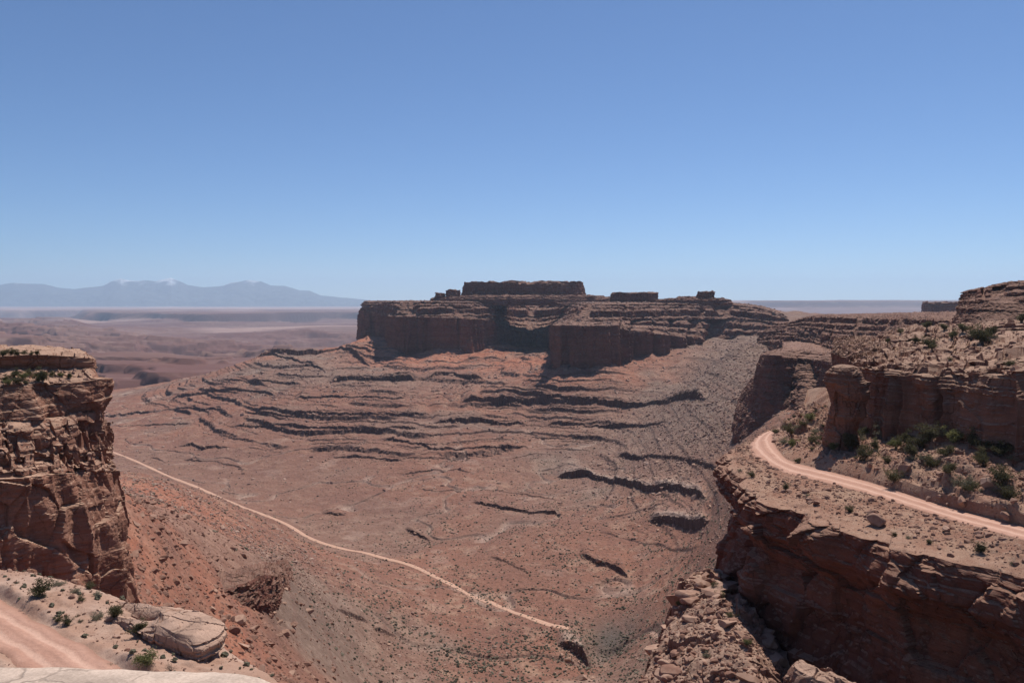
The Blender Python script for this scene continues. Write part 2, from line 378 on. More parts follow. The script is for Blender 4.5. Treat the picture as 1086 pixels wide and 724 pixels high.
M['boulder'] = simple_mat("boulder_sandstone", (0.20, 0.10, 0.07), (0.40, 0.25, 0.18), 0.5)
M['rubble'] = simple_mat("rubble_sandstone", (0.20, 0.105, 0.075), (0.46, 0.32, 0.25), 0.13, hue=False)
M['grey'] = simple_mat("valley_sage", (0.15, 0.13, 0.09), (0.24, 0.20, 0.15), 0.08, hue=False)
M['scrub'] = simple_mat("valley_scrub", (0.060, 0.052, 0.034), (0.12, 0.105, 0.07), 0.08, hue=False)
def mount_mat():
    m, t, b = nt("mountain_rock"); geo = N_(t, "ShaderNodeNewGeometry"); pos = geo.outputs["Position"]
    n1 = noise_node(t, pos, 0.0012, 8, 0.65)
    sx = N_(t, "ShaderNodeSeparateXYZ"); t.links.new(pos, sx.inputs[0])
    snow = mrange(t, math_(t, 'ADD', sx.outputs[2], math_(t, 'MULTIPLY', math_(t, 'SUBTRACT', n1, 0.5), 1400)), 980, 1300, 0, 0.7)
    c = mix(t, snow, mix(t, n1, (0.05, 0.065, 0.06), (0.10, 0.10, 0.09)), (0.9, 0.9, 0.92))
    t.links.new(c, b.inputs["Base Color"]); return m
M['mountain'] = mount_mat()

# ------------------------------------------------------------------ far country
def build_far():
    nc, nr = 900, 620
    a = np.linspace(-0.74, 0.74, nc); Y = np.geomspace(2350, 43000, nr)
    A, YY = np.meshgrid(a, Y); X = A * YY
    big = fbm2(X * 0.6, YY, 5200, 3, 3)
    wv = fbm2(X * 0.45, YY, 1000, 6, 9, 0.55)
    mid = fbm2(X * 0.5, YY * 1.3, 2600, 4, 14)
    e = 0.55 * big + 0.45 * mid
    # mesas and side canyons: benches cut by steep steps
    def ter(v, lv, wd):
        r = 0
        for l, hgt in lv: r = r + hgt * sstep(l - wd, l + wd, v)
        return r
    h = -545 + ter(e + 0.42 * wv, [(-0.5, 36), (-0.41, 24), (-0.33, 46), (-0.25, 26), (-0.17, 38), (-0.10, 24), (-0.03, 42), (0.05, 24), (0.12, 40), (0.2, 28), (0.28, 46), (0.37, 34), (0.47, 36)], 0.007)
    h += 24 * wv + 45 * e + 50 * sstep(2300, 9000, YY) * 1.0
    h -= 110 * sstep(0, 1, 1 - (YY - 2350) / 2200) * 0.6
    px = CX + F * A
    # long dark rim far off on the east side, and its pale back country
    edge = 14500 + 1500 * fbm2(X, YY, 4000, 3, 31) + 900 * np.sin(A * 21)
    ma = sstep(edge - 70, edge + 70, YY) * sstep(78, 98, px + 12 * n2(X, YY, 1500, 5)) * sstep(640, 600, px)
    h = np.where(px < 640, np.minimum(h, -92 - 0.0187 * YY + 26 * wv), h)
    q = fbm2(X * 0.45, YY * 1.2, 1000, 5, 71) + 0.15 * wv; h = np.where(px < 640, h + ter(q, [(-.34, 15), (-.24, 20), (-.15, 15), (-.07, 22), (0.0, 15), (.07, 20), (.15, 15), (.24, 22), (.34, 18)], 0.006) - 80, h)
    fl = 0.62 + 0.38 * sstep(2600, 7000, YY); h = np.where(px < 640, -325 + (h + 325) * fl, h)
    fore = gauss(YY, edge - 4500, 4600) * sstep(60, 110, px) * sstep(640, 600, px); h = h * (1 - .85 * fore) + .85 * fore * (-350 + 0.12 * (h + 345))
    h = np.where(ma > 0, h * (1 - ma) + ma * (-196 + 10 * wv + np.clip((YY - 15000) / 25000, 0, 1) * -60), h)
    ma2 = sstep(23500, 23700, YY + 1500 * n2(X, YY, 3000, 41)) * (1 - sstep(560, 600, px))
    h = h * (1 - ma2) + ma2 * np.maximum(h, -250 + 20 * wv)
    # high plateau to the south-east: cliff band with a long apron
    ed2 = 19500 + 1800 * fbm2(X, YY, 5000, 4, 51)
    k = sstep(600, 680, px)
    apron = sstep(ed2 - 7500, ed2 - 200, YY)
    cl = sstep(ed2 - 150, ed2 + 250, YY)
    hp = -330 + 190 * apron + 165 * cl + 14 * wv + 22 * sstep(ed2 + 2000, ed2 + 2300, YY) * sstep(0, .3, fbm2(X, YY, 6000, 2, 77))
    h = h * (1 - k) + k * np.maximum(hp, np.minimum(h, -260))
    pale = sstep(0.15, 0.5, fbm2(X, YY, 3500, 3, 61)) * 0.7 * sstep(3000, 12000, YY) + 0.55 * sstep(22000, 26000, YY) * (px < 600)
    V = np.stack([X, YY, h], -1)
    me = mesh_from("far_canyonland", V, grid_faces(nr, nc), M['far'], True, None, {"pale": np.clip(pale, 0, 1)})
    link("far_canyonland_terrain", me, kind="structure", label="hazy purple canyon country and low mesas reaching to the foot of the mountains")
def build_mountains():
    sk = np.array([(-140,309),(-60,305),(0,302),(15,299.5),(30,300.5),(48,301),(64,305),(79,306.2),(110,303),(118,298.5),(129,295),(137,297),(145,297.5),(156,297),(166,298),(174,296),(182,294.3),(193,298.5),(200,302),(217,304.5),(237,303),(246,299.3),(255,298.5),(263,296.6),(277,298),(288,302.5),(303,303),(318,307.6),(329,308),(340,313),(366,315.5),(397,318.5),(430,321),(520,326)], float)
    px = np.linspace(-140, 520, 900); nr = 150; Y = np.linspace(41500, 51000, nr)
    PX, YY = np.meshgrid(px, Y); A = (PX - CX) / F; X = A * YY
    top = (320 - np.interp(PX, sk[:, 0], sk[:, 1])) / F * 46500
    r = np.clip(1 - np.abs(YY - 46500) / 5200, 0, 1)
    rid = fbm2(X, YY, 2600, 5, 91)
    h = -420 + (top + 420) * r ** 1.15 + rid * 700 * r * (1 - r) * 2.2 - np.abs(n2(X, YY, 900, 95)) * 330 * r * (1.05 - r)
    me = mesh_from("mountains", np.stack([X, YY, h], -1), grid_faces(nr, len(px)), M['mountain'])
    link("mountains", me, kind="structure", label="long blue mountain range with snow on its highest peaks on the horizon")

# ------------------------------------------------------------------ valley: base surface through measured points
CP = []
def cp(px, py, z): p = atz(px, py, z); CP.append(p)
for q in [(125,480,-252),(180,505,-252),(250,535,-250),(300,555,-250),(340,575,-250),(385,585,-250),(430,598,-250),(470,615,-250),(530,642,-250),(600,668,-250),
          (650,690,-255),(600,724,-252),(680,640,-242),(740,560,-210),(700,600,-234),(720,520,-204),(700,480,-200),(760,430,-140),(800,380,-92),(788,366,-72),(830,380,-85),
          (650,500,-242),(650,470,-226),(650,450,-211),(650,430,-190),(640,395,-141),(690,395,-141),(600,560,-241),(560,600,-248),(620,395,-141),(560,450,-216),(560,480,-240),(560,425,-190),
          (740,400,-135),(500,500,-246),(500,460,-226),(500,430,-196),(500,400,-166),(500,379,-143),(440,379,-145),(545,370,-138),(580,372,-142),(400,500,-250),(400,460,-227),(400,430,-198),(400,400,-168),
          (400,380,-147),(384,363,-128),(300,500,-252),(300,460,-230),(300,430,-202),(300,400,-172),(278,379,-150),(330,380,-150),(200,470,-252),(200,440,-240),(200,415,-216),(240,400,-186),
          (110,440,-257),(110,421,-263),(40,450,-262),(160,405,-262),(220,392,-262),(-40,470,-260),
          (140,530,-75),(160,560,-82),(200,600,-100),(200,545,-120),(250,570,-152),(290,600,-152),(240,645,-112),(250,700,-112),(330,700,-168),(330,620,-190),
          (400,620,-228),(400,700,-228),(450,660,-242),(500,720,-246),(225,525,-190),(150,503,-150),(180,515,-172)]:
    cp(*q)
CP = [tuple(c) for c in CP] + [(-20, 65, -55), (0, 110, -115), (-60, 120, -70), (-110, 200, -66), (-160, 260, -62), (-230, 300, -60), (-300, 500, -120), (30, 200, -150), (30, 130, -120), (60, 300, -195), (75, 210, -75), (110, 300, -85),
       (150, 450, -120), (200, 600, -125), (230, 780, -137), (260, 900, -140), (380, 1000, -100), (500, 1300, -80), (100, 140, -70), (200, 250, -60), (300, 500, -70), (450, 800, -70), (-60, 230, -115), (0, 300, -190),
       (-700, 1100, -240), (-1000, 1500, -258), (-1500, 2300, -270), (900, 1900, -60), (60, 1750, -142), (60, 2400, -130), (-380, 2700, -130), (-700, 2800, -270), (300, 2500, -60), (1400, 2600, -60)]
for px_, Y_, z_ in ((592, 1625, -118), (640, 1600, -122), (690, 1690, -112), (735, 1775, -100), (420, 2120, -116), (445, 2090, -120), (482, 2088, -120), (520, 2190, -120), (545, 2320, -116), (640, 1560, -137), (600, 1568, -138), (445, 2040, -136), (690, 1650, -128)):
    CP.append(at(px_, 400, Y_)[:2] + (z_,))
CP = np.array(CP)
def _k(r2): return np.where(r2 > 0, r2 * np.log(r2 + 1e-12), 0)
_U = np.stack([CP[:, 0] / CP[:, 1] * 2.2, np.log(CP[:, 1]) * 1.3], 1)
_n = len(CP); _K = _k(((_U[:, None] - _U[None]) ** 2).sum(-1)) + np.eye(_n) * 2e-3
_Pm = np.concatenate([np.ones((_n, 1)), _U], 1)
_S = np.linalg.solve(np.block([[_K, _Pm], [_Pm.T, np.zeros((3, 3))]]), np.concatenate([CP[:, 2], np.zeros(3)]))
ga = np.linspace(-0.8, 0.8, 220); gl = np.linspace(math.log(50), math.log(3000), 260)
def _tps(a, l):
    u = np.stack([a * 2.2, l * 1.3], 1); r2 = ((u[:, None] - _U[None]) ** 2).sum(-1)
    return _k(r2) @ _S[:_n] + _S[_n] + u @ _S[_n + 1:]
_GA, _GL = np.meshgrid(ga, gl)
BASE = np.concatenate([_tps(_GA[i], _GL[i])[None] for i in range(len(gl))])
def base_z(a, Y):
    fa = np.clip((a - ga[0]) / (ga[1] - ga[0]), 0, len(ga) - 1.001); fl = np.clip((np.log(Y) - gl[0]) / (gl[1] - gl[0]), 0, len(gl) - 1.001)
    i = fa.astype(int); j = fl.astype(int); u = fa - i; v = fl - j
    return (BASE[j, i] * (1 - u) + BASE[j, i + 1] * u) * (1 - v) + (BASE[j + 1, i] * (1 - u) + BASE[j + 1, i + 1] * u) * v
def hit_base(px, py, y0=150, y1=2800):
    Y = np.geomspace(y1, y0, 900); a, ry, rz = ray(px, py)
    z = base_z(np.full(900, a / ry), Y); d = rz / ry * Y - z         # >0: ray above ground
    s = np.where(d > 0)[0]
    if len(s) == 0: return 800.
    i = s[0]
    if i == 0:
        b = z / Y; j = int(np.argmin(np.abs(d))); return min(Y[j], 2350.)
    return min(Y[i], 2350.)
LEDGES = [([(273,376),(300,378),(358,382),(391,388)],5.5),([(258,390),(345,393)],2.6),([(232,404),(271,406),(320,408)],2),([(352,404),(388,404),(441,403)],5.5),([(455,401),(470,397),(482,398),(499,404),(510,403)],6),
  ([(315,422),(370,422),(416,423),(432,422)],2.8),([(272,439),(305,442),(351,442),(411,442),(441,441),(456,440)],3.4),([(248,453),(303,452),(326,455.5),(377,457),(445,455.5)],3.4),
  ([(407,467),(432,469),(446,473),(457,478.5),(469,480),(496,478.5),(506,478),(540,476),(560,473)],3),([(350,484),(377,483),(397,485.5),(427,488)],2.6),([(425,503),(453,499),(499,500)],1.4),
  ([(493,428),(547,427),(608,427),(650,431),(692,427),(747,424)],7.5),([(461,448),(515,448),(556,448)],5),([(580,449),(644,451),(673,453),(708,448)],4.2),
  ([(657,484),(692,486),(727,490),(762,497)],7),([(592,506),(624,505),(644,512),(682,520),(718,523),(747,530)],8),([(503,533),(527,538),(556,543),(595,546)],5),([(690,553),(708,554),(750,557)],10),
  ([(617,588),(632,597),(646,602),(665,611)],7),([(594,682),(604,686),(612,693),(624,702)],13),([(109,441),(146,438),(177,435),(210,434),(233,434)],2.6),([(181,423),(210,417.5),(253,414),(275,416),(292,419)],3.2),
  ([(192,473),(203,471),(214,478),(229,475),(245,475)],3.2),([(396,666),(421,673)],5),([(343,545),(366,546)],3.5),([(357,644),(390,659)],4),([(430,562),(457,573)],4),
  ([(120,452),(180,449),(205,448)],1.3),([(262,474),(281,477),(300,474)],1.5),([(160,485),(175,490)],2),([(195,488),(230,489),(260,497)],1.4),([(640,565),(700,577),(742,579)],1.6),([(510,520),(560,524),(600,532)],1.2),
  ([(440,517),(470,520),(492,518)],1.3),([(520,590),(545,600),(560,606)],2),([(330,470),(360,472),(395,471)],1.4),([(560,462),(610,464),(640,466)],1.5)]
ROADV = [(95,470,-252),(122,480,-252),(150,492,-252),(180,505,-252),(215,520,-251),(250,535,-250),(280,547,-250),(305,557,-250),(325,569,-250),(345,577,-250),(365,582,-250),(385,585,-250),(410,591,-250),(430,597,-250),(445,603,-250),(470,616,-250),(500,629,-250),(530,642,-250),(560,654,-250),(585,663,-250),(604,668.5,-250)]
def road_dist(A, YY):
    """height blend next to the valley road so its bed lies flat"""
    return None
LEDGE_LINES = []
def build_valley():
    a = np.linspace(-0.72, 0.72, 1240)
    Y = np.concatenate([np.arange(60, 450, 1.3), np.arange(450, 1400, 1.45), np.arange(1400, 2250, 1.8), np.arange(2250, 2700, 3)])
    A, YY = np.meshgrid(a, Y); X = A * YY; px = CX + F * A
    h = base_z(A, YY); h0 = h + 2.2 * fbm2(X, YY, 170, 3, 1); L = np.clip(YY / 1200, 0.25, 1)
    h += (3.2 * fbm2(X, YY, 170, 4, 1) + 1.8 * fbm2(X, YY, 28, 4, 7) + 0.9 * np.clip(fbm2(X, YY, 7, 2, 8), 0, 1)) * L
    slope = sstep(-245, -200, h)
    gul = np.abs(n2(X + 15 * n2(X, YY, 60, 4), YY * 0.35, 38, 12)); h -= 3.0 * (np.clip(0.5 - gul, 0, 1) / 0.5) ** 2 * slope * L * sstep(640, 560, px) * (0.3 + 0.7 * sstep(-.1, .3, n2(X, YY, 240, 13)))
    h += 9 * fbm2(X, YY * 0.22, 75, 3, 14) * sstep(-172, -135, h0) * sstep(1350, 1500, YY)
    # wandering dry washes on the floor
    ws = np.abs(n2(X, YY, 210, 18) + 0.25 * n2(X, YY, 50, 19)); h -= 3.2 * np.clip(1 - ws / 0.035, 0, 1) * (1 - slope)
    # level rock beds crop out along the contours and fade into talus
    jr = vor(X, YY, 0 * X, 6.5, 1, 39)[0]; rk = 0 * h
    wz = h0 + 3.0 * n2(X, YY, 150, 22) + 0.7 * n2(X, YY, 40, 23) + 1.0 * (jr - 0.5) + 0.4 * n2(X, YY, 14, 24)
    for per, am, thr, sd_ in ((13.7, 0.50, -0.02, 25), (7.9, 0.42, 0.06, 27), (4.3, 0.42, 0.03, 29)):
        f = wz / per - np.floor(wz / per); lv = np.floor(wz / per)
        mk = sstep(thr - 0.12, thr + 0.15, fbm2(X, YY * 0.8 + lv * 313, 190, 3, sd_)) * sstep(-249, -240, h0) * sstep(520, 900, YY) * (1 - 0.75 * sstep(600, 680, px))
        h += per * am * (sstep(0.45, 0.55, f) - f) * mk; rk = np.maximum(rk, mk * gauss(f, 0.5, 0.12) * (0.5 + 0.5 * (per > 5)))
    wy = 3 * n2(X, YY, 34, 33) + 3.0 * n2(X, YY, 12, 34) + 1.5 * n2(X, YY, 5, 35)
    pl = 0 * h
    for q, (pts, th) in enumerate(LEDGES):
        W = np.array([at(p_[0], p_[1], hit_base(p_[0], p_[1])) for p_ in pts]); la = W[:, 0] / W[:, 1]; o = np.argsort(la)
        c0 = np.searchsorted(a, la.min() - 0.012); c1 = np.searchsorted(a, la.max() + 0.012)
        Lc = np.interp(a[c0:c1], la[o], W[o, 1]); tp = sstep(la.min() - 0.006, la.min() + 0.010, a[c0:c1]) * sstep(la.max() + 0.006, la.max() - 0.010, a[c0:c1])
        r0 = np.searchsorted(Y, Lc.min() - 90); r1 = np.searchsorted(Y, Lc.max() + 260); sl = (slice(r0, r1), slice(c0, c1))
        sc = np.clip(Lc.mean() / 1100, 0.3, 1.4)
        s = YY[sl] - Lc[None] + wy[sl] * sc
        LEDGE_LINES.append((W, 1.5 * th * Lc.mean() / F))
        c = 1.35 * th * Lc.mean() / F * (0.75 + 0.5 * n2(X[sl], YY[sl] * 0 + q * 31, 40 * sc, 36)) * tp[None]
        wd = 1.7 * sc + 0.4
        s = s + 3.2 * sc * (jr[sl] - 0.5); rk[sl] = np.maximum(rk[sl], tp[None] * gauss(s, -0.3 * wd, 1.5 * wd))
        h[sl] += c * (0.8 * sstep(-0.55 * wd, 0.15 * wd, s) + 0.2 * sstep(1.5 * wd, 3.5 * wd, s + 4 * sc * n2(X[sl], YY[sl], 9, 38))) * np.exp(-np.clip(s, 0, None) / (60 * sc))
        if q in (15, 17, 19): pl[sl] = np.maximum(pl[sl], tp[None] * sstep(-1, 3, s) * np.exp(-np.clip(s, 0, None) / 14))
    rx = np.array([atz(*p_) for p_ in ROADV]); rt = catmull(rx, np.linspace(0, len(rx) - 1, 240)); ra = rt[:, 0] / rt[:, 1]
    o = np.argsort(ra); Yr = np.interp(a, ra[o], rt[o, 1]); Yl, Yh = Yr - 40, Yr + 40
    rz0 = np.interp(a, ra[o], [0] * len(o))
    on = (a > ra.min() - .004) & (a < ra.max() + .004)
    hr = np.array([np.interp(Yr[i], Y, h[:, i]) for i in range(len(a))]); kk = np.ones(25) / 25; hr = np.convolve(np.pad(hr, 12, 'edge'), kk, 'valid')
    bl = np.exp(-((YY - Yr[None]) / 11) ** 4) * on[None]; h = h * (1 - bl) + bl * hr[None]
    g = gauss(px, 795, 85) * sstep(700, 1000, YY) * 1.0 + gauss(px, 330, 60) * sstep(1650, 1900, YY) * (YY < 2300) * .8
    g += 0.6 * gauss(px, 330, 52) * sstep(620, 520, YY) * sstep(330, 400, YY) + 0.7 * gauss(px, 650, 120) * gauss(YY, 1250, 300) + 0.6 * sstep(0.1, 0.4, fbm2(X, YY, 220, 3, 44))
    g += 0.6 * gauss(px, 420, 120) * gauss(YY, 1750, 160)
    dull = 0.9 * gauss(px, 230, 240) * gauss(YY, 1150, 330) + 0.4 * gauss(px, 560, 90) * gauss(YY, 900, 200)
    pale = pl + 0.6 * sstep(0.3, 0.55, fbm2(X, YY, 70, 3, 47)) * gauss(px, 160, 110) * gauss(YY, 2150, 250) + 0.5 * np.clip(1 - ws / 0.05, 0, 1) * (1 - slope) + 0.15 * sstep(0.32, 0.5, fbm2(X, YY, 55, 4, 49)) * (1 - slope)
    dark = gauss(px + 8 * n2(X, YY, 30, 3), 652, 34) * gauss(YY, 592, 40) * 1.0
    red_ = sstep(-178, -150, h0) * sstep(770, 700, px) * sstep(1400, 1550, YY) + 0.8 * sstep(640, 560, YY) * sstep(300, 240, px)
    attrs = {"red": np.clip(red_, 0, 1), "gray": np.clip(g, 0, 1), "dull": np.clip(dull, 0, 1), "pale": np.clip(pale, 0, 1), "dark": np.clip(dark, 0, 1), "rock": np.clip(rk, 0, 1)}
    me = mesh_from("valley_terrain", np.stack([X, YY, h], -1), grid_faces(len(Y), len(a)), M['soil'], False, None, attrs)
    link("canyon_terrain", me, kind="structure", label="red canyon floor rising in dark rock ledges to the foot of the mesa")
    # dirt track draped on it
    n = 700; tr = catmull(rx, np.linspace(0, len(rx) - 1, n)); ta = tr[:, 0] / tr[:, 1]
    Tn = np.gradient(tr, axis=0)[:, :2]; Tn /= np.linalg.norm(Tn, axis=1)[:, None]; nn = np.stack([-Tn[:, 1], Tn[:, 0]], 1)
    def hz(x, y):
        aa = np.clip((x / y - a[0]) / (a[1] - a[0]), 0, len(a) - 1.01); ii = aa.astype(int); u = aa - ii
        jj = np.clip(np.searchsorted(Y, y) - 1, 0, len(Y) - 2); v = (y - Y[jj]) / (Y[jj + 1] - Y[jj])
        return (h[jj, ii] * (1 - u) + h[jj, ii + 1] * u) * (1 - v) + (h[jj + 1, ii] * (1 - u) + h[jj + 1, ii + 1] * u) * v
    wd = 2.7 + 0.7 * n2(tr[:, 0], tr[:, 1], 30, 2); rows = []
    for f in np.linspace(-1, 1, 7):
        xy = tr[:, :2] + nn * (wd * f)[:, None]; rows.append(np.concatenate([xy, (hz(xy[:, 0], xy[:, 1]) + 0.35 - 0.25 * abs(f) ** 3)[:, None]], 1))
    ac = np.repeat(np.linspace(0, 1, 7)[:, None], n, 1)
    link("valley_dirt_road", mesh_from("valley_road", np.array(rows), grid_faces(7, n), M['track'], True, None, {"across": ac}), kind="structure", label="pale straight dirt track crossing the canyon floor")
    return hz, a, Y, h, px
# ------------------------------------------------------------------ great mesa across the canyon
B_MESA = band1d(3, 3, 12); B_KAY = band1d(5, 1.5, 5); B_NEAR = band1d(8, 0.5, 2.4); B_SLK = band1d(9, 0.25, 0.9)
def thing(name, me, label, cat, **k): return link(name, me, None, label, cat, **k)
def offset(c, dx, dy, dz): return [(p[0] + dx, p[1] + dy, p[2] + dz) for p in c]
def scale_out(c, k, z=None):
    c = np.array(c, float); m = c[:, :2].mean(0); c[:, :2] = m + (c[:, :2] - m) * k
    if z is not None: c[:, 2] = z
    return c
def build_mesa():
    rim = [(381,328,2650),(386,330,2520),(400,331,2480),(413,335,2150),(440,336,2085),(480,337,2085),(505,339,2110),(520,341,2180),(532,346,2270),(548,353,2330),(575,353,2340),(584,349,2270),(588,346,1980),(589,345,1640),(602,345,1605),(640,346,1595),(655,346,1625),(668,353,1650),(690,355,1690),(712,359,1730),(730,362,1770),(748,364,1810),(775,364,1840),(810,361,1800),(838,358,1700)]
    kd = [(383,2680),(388,2560),(401,2510),(414,2185),(441,2115),(481,2115),(508,2145),(524,2230),(536,2420),(548,2540),(575,2550),(592,2440),(600,2120),(603,1740),(609,1700),(640,1695),(656,1730),(668,1765),(690,1805),(712,1845),(730,1860),(750,1880),(778,1890),(812,1850),(838,1780)]
    top = [(386,321,2720),(390,320,2600),(402,320,2560),(416,320,2240),(443,320,2180),(482,320,2190),(512,320,2240),(530,321,2330),(541,320,2560),(552,320,2700),(577,320,2700),(598,320,2580),(612,321,2230),(622,322,1860),(626,322,1830),(642,322,1820),(658,322,1850),(670,322,1880),(691,322,1910),(713,322,1930),(732,322,1940),(752,322,1950),(780,323,1960),(806,326,1930),(828,333,1880)]
    A = np.array([at(*p) for p in rim]); Fo = A.copy(); 
    Bc = np.array([(*at(px, 330, d)[:2], -41) for px, d in kd]); Bc[8:12, 2] = (-52, -62, -62, -52); Bc[-1, 2] = -55; Bc[-2, 2] = -50
    T = np.array([at(*p) for p in top])
    ctr = np.array([150, 2400]); dirs = A[:, :2] - ctr; dirs /= np.linalg.norm(dirs, axis=1)[:, None]
    Fo[:, :2] += np.array([0, -5]); Fo[:, 2] = -185
    In = back(T, 240, 2)
    In2 = back(In, 450, -4)
    L = loft([Fo, A, Bc, T, In, In2], [dict(nv=85), dict(nv=22, steps=3, riser=0.6, seed=4), dict(nv=66, steps=4, seed=12, tread=.88), dict(nv=26, steep=0), dict(nv=8, steep=0)], 1.6, ref=1, nsm=6)
    cut = sum(dp * np.exp(-np.abs((L.tu - c) / wd)) for c, dp, wd in ((2.6, 26, .16), (4.3, 9, .10), (5.2, 12, .12), (6.3, 20, .18), (14.45, 8, .08), (15.5, 18, .12), (16.5, 24, .18), (17.5, 40, .2), (18.4, 26, .15), (19.3, 42, .2), (20.4, 34, .18), (21.4, 36, .24)))
    low = np.where(L.tag <= 1, 1.0, 0)[:, None]; L.P = L.P - L.N * (cut[None] * low)[..., None]
    rockify(L, big=(13, 75), col=(11, 30, 400), bed=(1.3, B_MESA), block=(4.0, 14, 22), block2=(2.0, 5, 3), crack=0.8, fine=(1.1, 6), up=(2.6, 18), seed=2, upblock=2.5)
    global MESA_L; MESA_L = L
    return thing("mesa", loft_mesh("mesa", L, M['mesa']), "great dark-cliffed flat mesa across the canyon with a butte on its top", "mesa")
def ring_rock(name, plan, z0, z1, mat, label, cat, batter=0.86, step=1.0, nv=40, steps=None, topsag=0, **rk):
    p0 = np.array([(x, y, z0) for x, y in plan]); p1 = scale_out(p0, batter, z1); p2 = scale_out(p1, 0.80, z1 + topsag); p3 = scale_out(p1, 0.02, z1 + topsag)
    L = loft([p0, p1, p2, p3], [dict(nv=nv, steps=steps) if steps else dict(nv=nv), dict(nv=8, steep=.1), dict(nv=12, steep=0)], step, closed=True, nsm=3)
    L.P[..., 2] += 0.11 * (z1 - z0) * (0.9 * n2(L.P[..., 0], L.P[..., 1], 0.9 * (z1 - z0) + 4, rk['seed']) + np.round(3 * vor(L.P[..., 0], L.P[..., 1], 0 * L.P[..., 0], 0.45 * (z1 - z0), 1, 5)[0]) / 3 - .6 + 0.4 * n2(L.P[..., 0], L.P[..., 1], 0.2 * (z1 - z0) + 2, rk['seed'] + 1)) * sstep(z0 + .4 * (z1 - z0), z1, L.P[..., 2])
    rockify(L, **rk)
    return thing(name, loft_mesh(name, L, mat), label, cat)
def build_buttes():
    # butte on the mesa: long flat block
    y0 = 2330
    xs = lambda px, y: (px - CX) / F * y
    plan = [(xs(489, y0), y0), (xs(505, y0 - 25), y0 - 25), (xs(540, y0 - 30), y0 - 30), (xs(575, y0 - 30), y0 - 30), (xs(604, y0 - 25), y0 - 25), (xs(620, y0), y0), (xs(615, y0 + 60), y0 + 60), (xs(560, y0 + 90), y0 + 90), (xs(500, y0 + 60), y0 + 60)]
    K = dict(big=(6, 40), col=(3.0, 14, 60), bed=(2.0, B_KAY), block=(2.0, 8, 4), crack=1.0, fine=(0.8, 4), up=(1.0, 12), seed=21, upblock=1.0)
    ring_rock("flat_topped_butte", plan, 0, 56, M['mesa'], "long dark flat-topped butte standing on the mesa", "butte", 0.93, 1.6, 44, **K)
    y1 = 2300
    plan = [(xs(455, y1), y1), (xs(462, y1 - 22), y1 - 22), (xs(490, y1 - 70), y1 - 70), (xs(550, y1 - 90), y1 - 90), (xs(610, y1 - 90), y1 - 90), (xs(650, y1 - 60), y1 - 60), (xs(660, y1 + 40), y1 + 40), (xs(560, y1 + 130), y1 + 130), (xs(470, y1 + 80), y1 + 80)]
    K2 = dict(big=(3, 30), col=(0, 1, 1), bed=(2.0, B_KAY), block=(2.4, 7, 4), crack=1.0, fine=(1.2, 5), up=(1.6, 9), seed=24, upblock=2.0)
    ring_rock("debris_apron", plan, -10, 15, M['mesa'], "pale boulder-strewn apron round the foot of the flat-topped butte", "rock apron", 0.80, 1.8, 36, steps=3, topsag=3, **K2)
    y2 = 2290
    for i, (pxa, pxb, zt) in enumerate(((461, 473, 25), (472, 490, 34))):
        plan = [(xs(pxa, y2), y2), (xs((pxa + pxb) / 2, y2 - 12), y2 - 12), (xs(pxb, y2), y2), (xs((pxa + pxb) / 2, y2 + 14), y2 + 14)]
        ring_rock("rock_stack", plan, 8, zt, M['mesa'], ("low rock stack at the tip of the apron beside the long butte", "stepped rock stack against the end wall of the long butte")[i], "rock stack", 0.8, 1.2, 24, **dict(K, seed=26 + i, big=(5, 9), block=(4, 6, 6)))
    y3 = 2080
    plan = [(xs(647, y3), y3), (xs(660, y3 - 18), y3 - 18), (xs(685, y3 - 18), y3 - 18), (xs(698, y3), y3), (xs(688, y3 + 35), y3 + 35), (xs(656, y3 + 35), y3 + 35)]
    ring_rock("small_butte", plan, -4, 23, M['mesa'], "short dark butte on the mesa top between the long butte and the knob", "butte", 0.965, 1.4, 30, **dict(K, seed=29, big=(2, 20), col=(2.5, 8, 50)))
    y4 = 1960
    plan = [(xs(738, y4), y4), (xs(748, y4 - 12), y4 - 12), (xs(758, y4), y4), (xs(748, y4 + 14), y4 + 14)]
    ring_rock("square_knob_rock", plan, 2, 26, M['mesa'], "small square rock knob on the mesa rim beyond the short butte", "rock knob", 0.82, 1.0, 28, **dict(K, seed=31, big=(4.5, 9), col=(1.5, 6, 30), block=(4, 6, 6)))
    plan = [(xs(690, y4), y4), (xs(725, y4 - 25), y4 - 25), (xs(765, y4 - 25), y4 - 25), (xs(778, y4), y4), (xs(765, y4 + 50), y4 + 50), (xs(720, y4 + 50), y4 + 50)]
    ring_rock("debris_mound", plan, -12, 9, M['mesa'], "rubble mound under the small rock knob on the mesa rim", "rock mound", 0.5, 1.6, 26, steps=3, topsag=3, **dict(K2, seed=33))
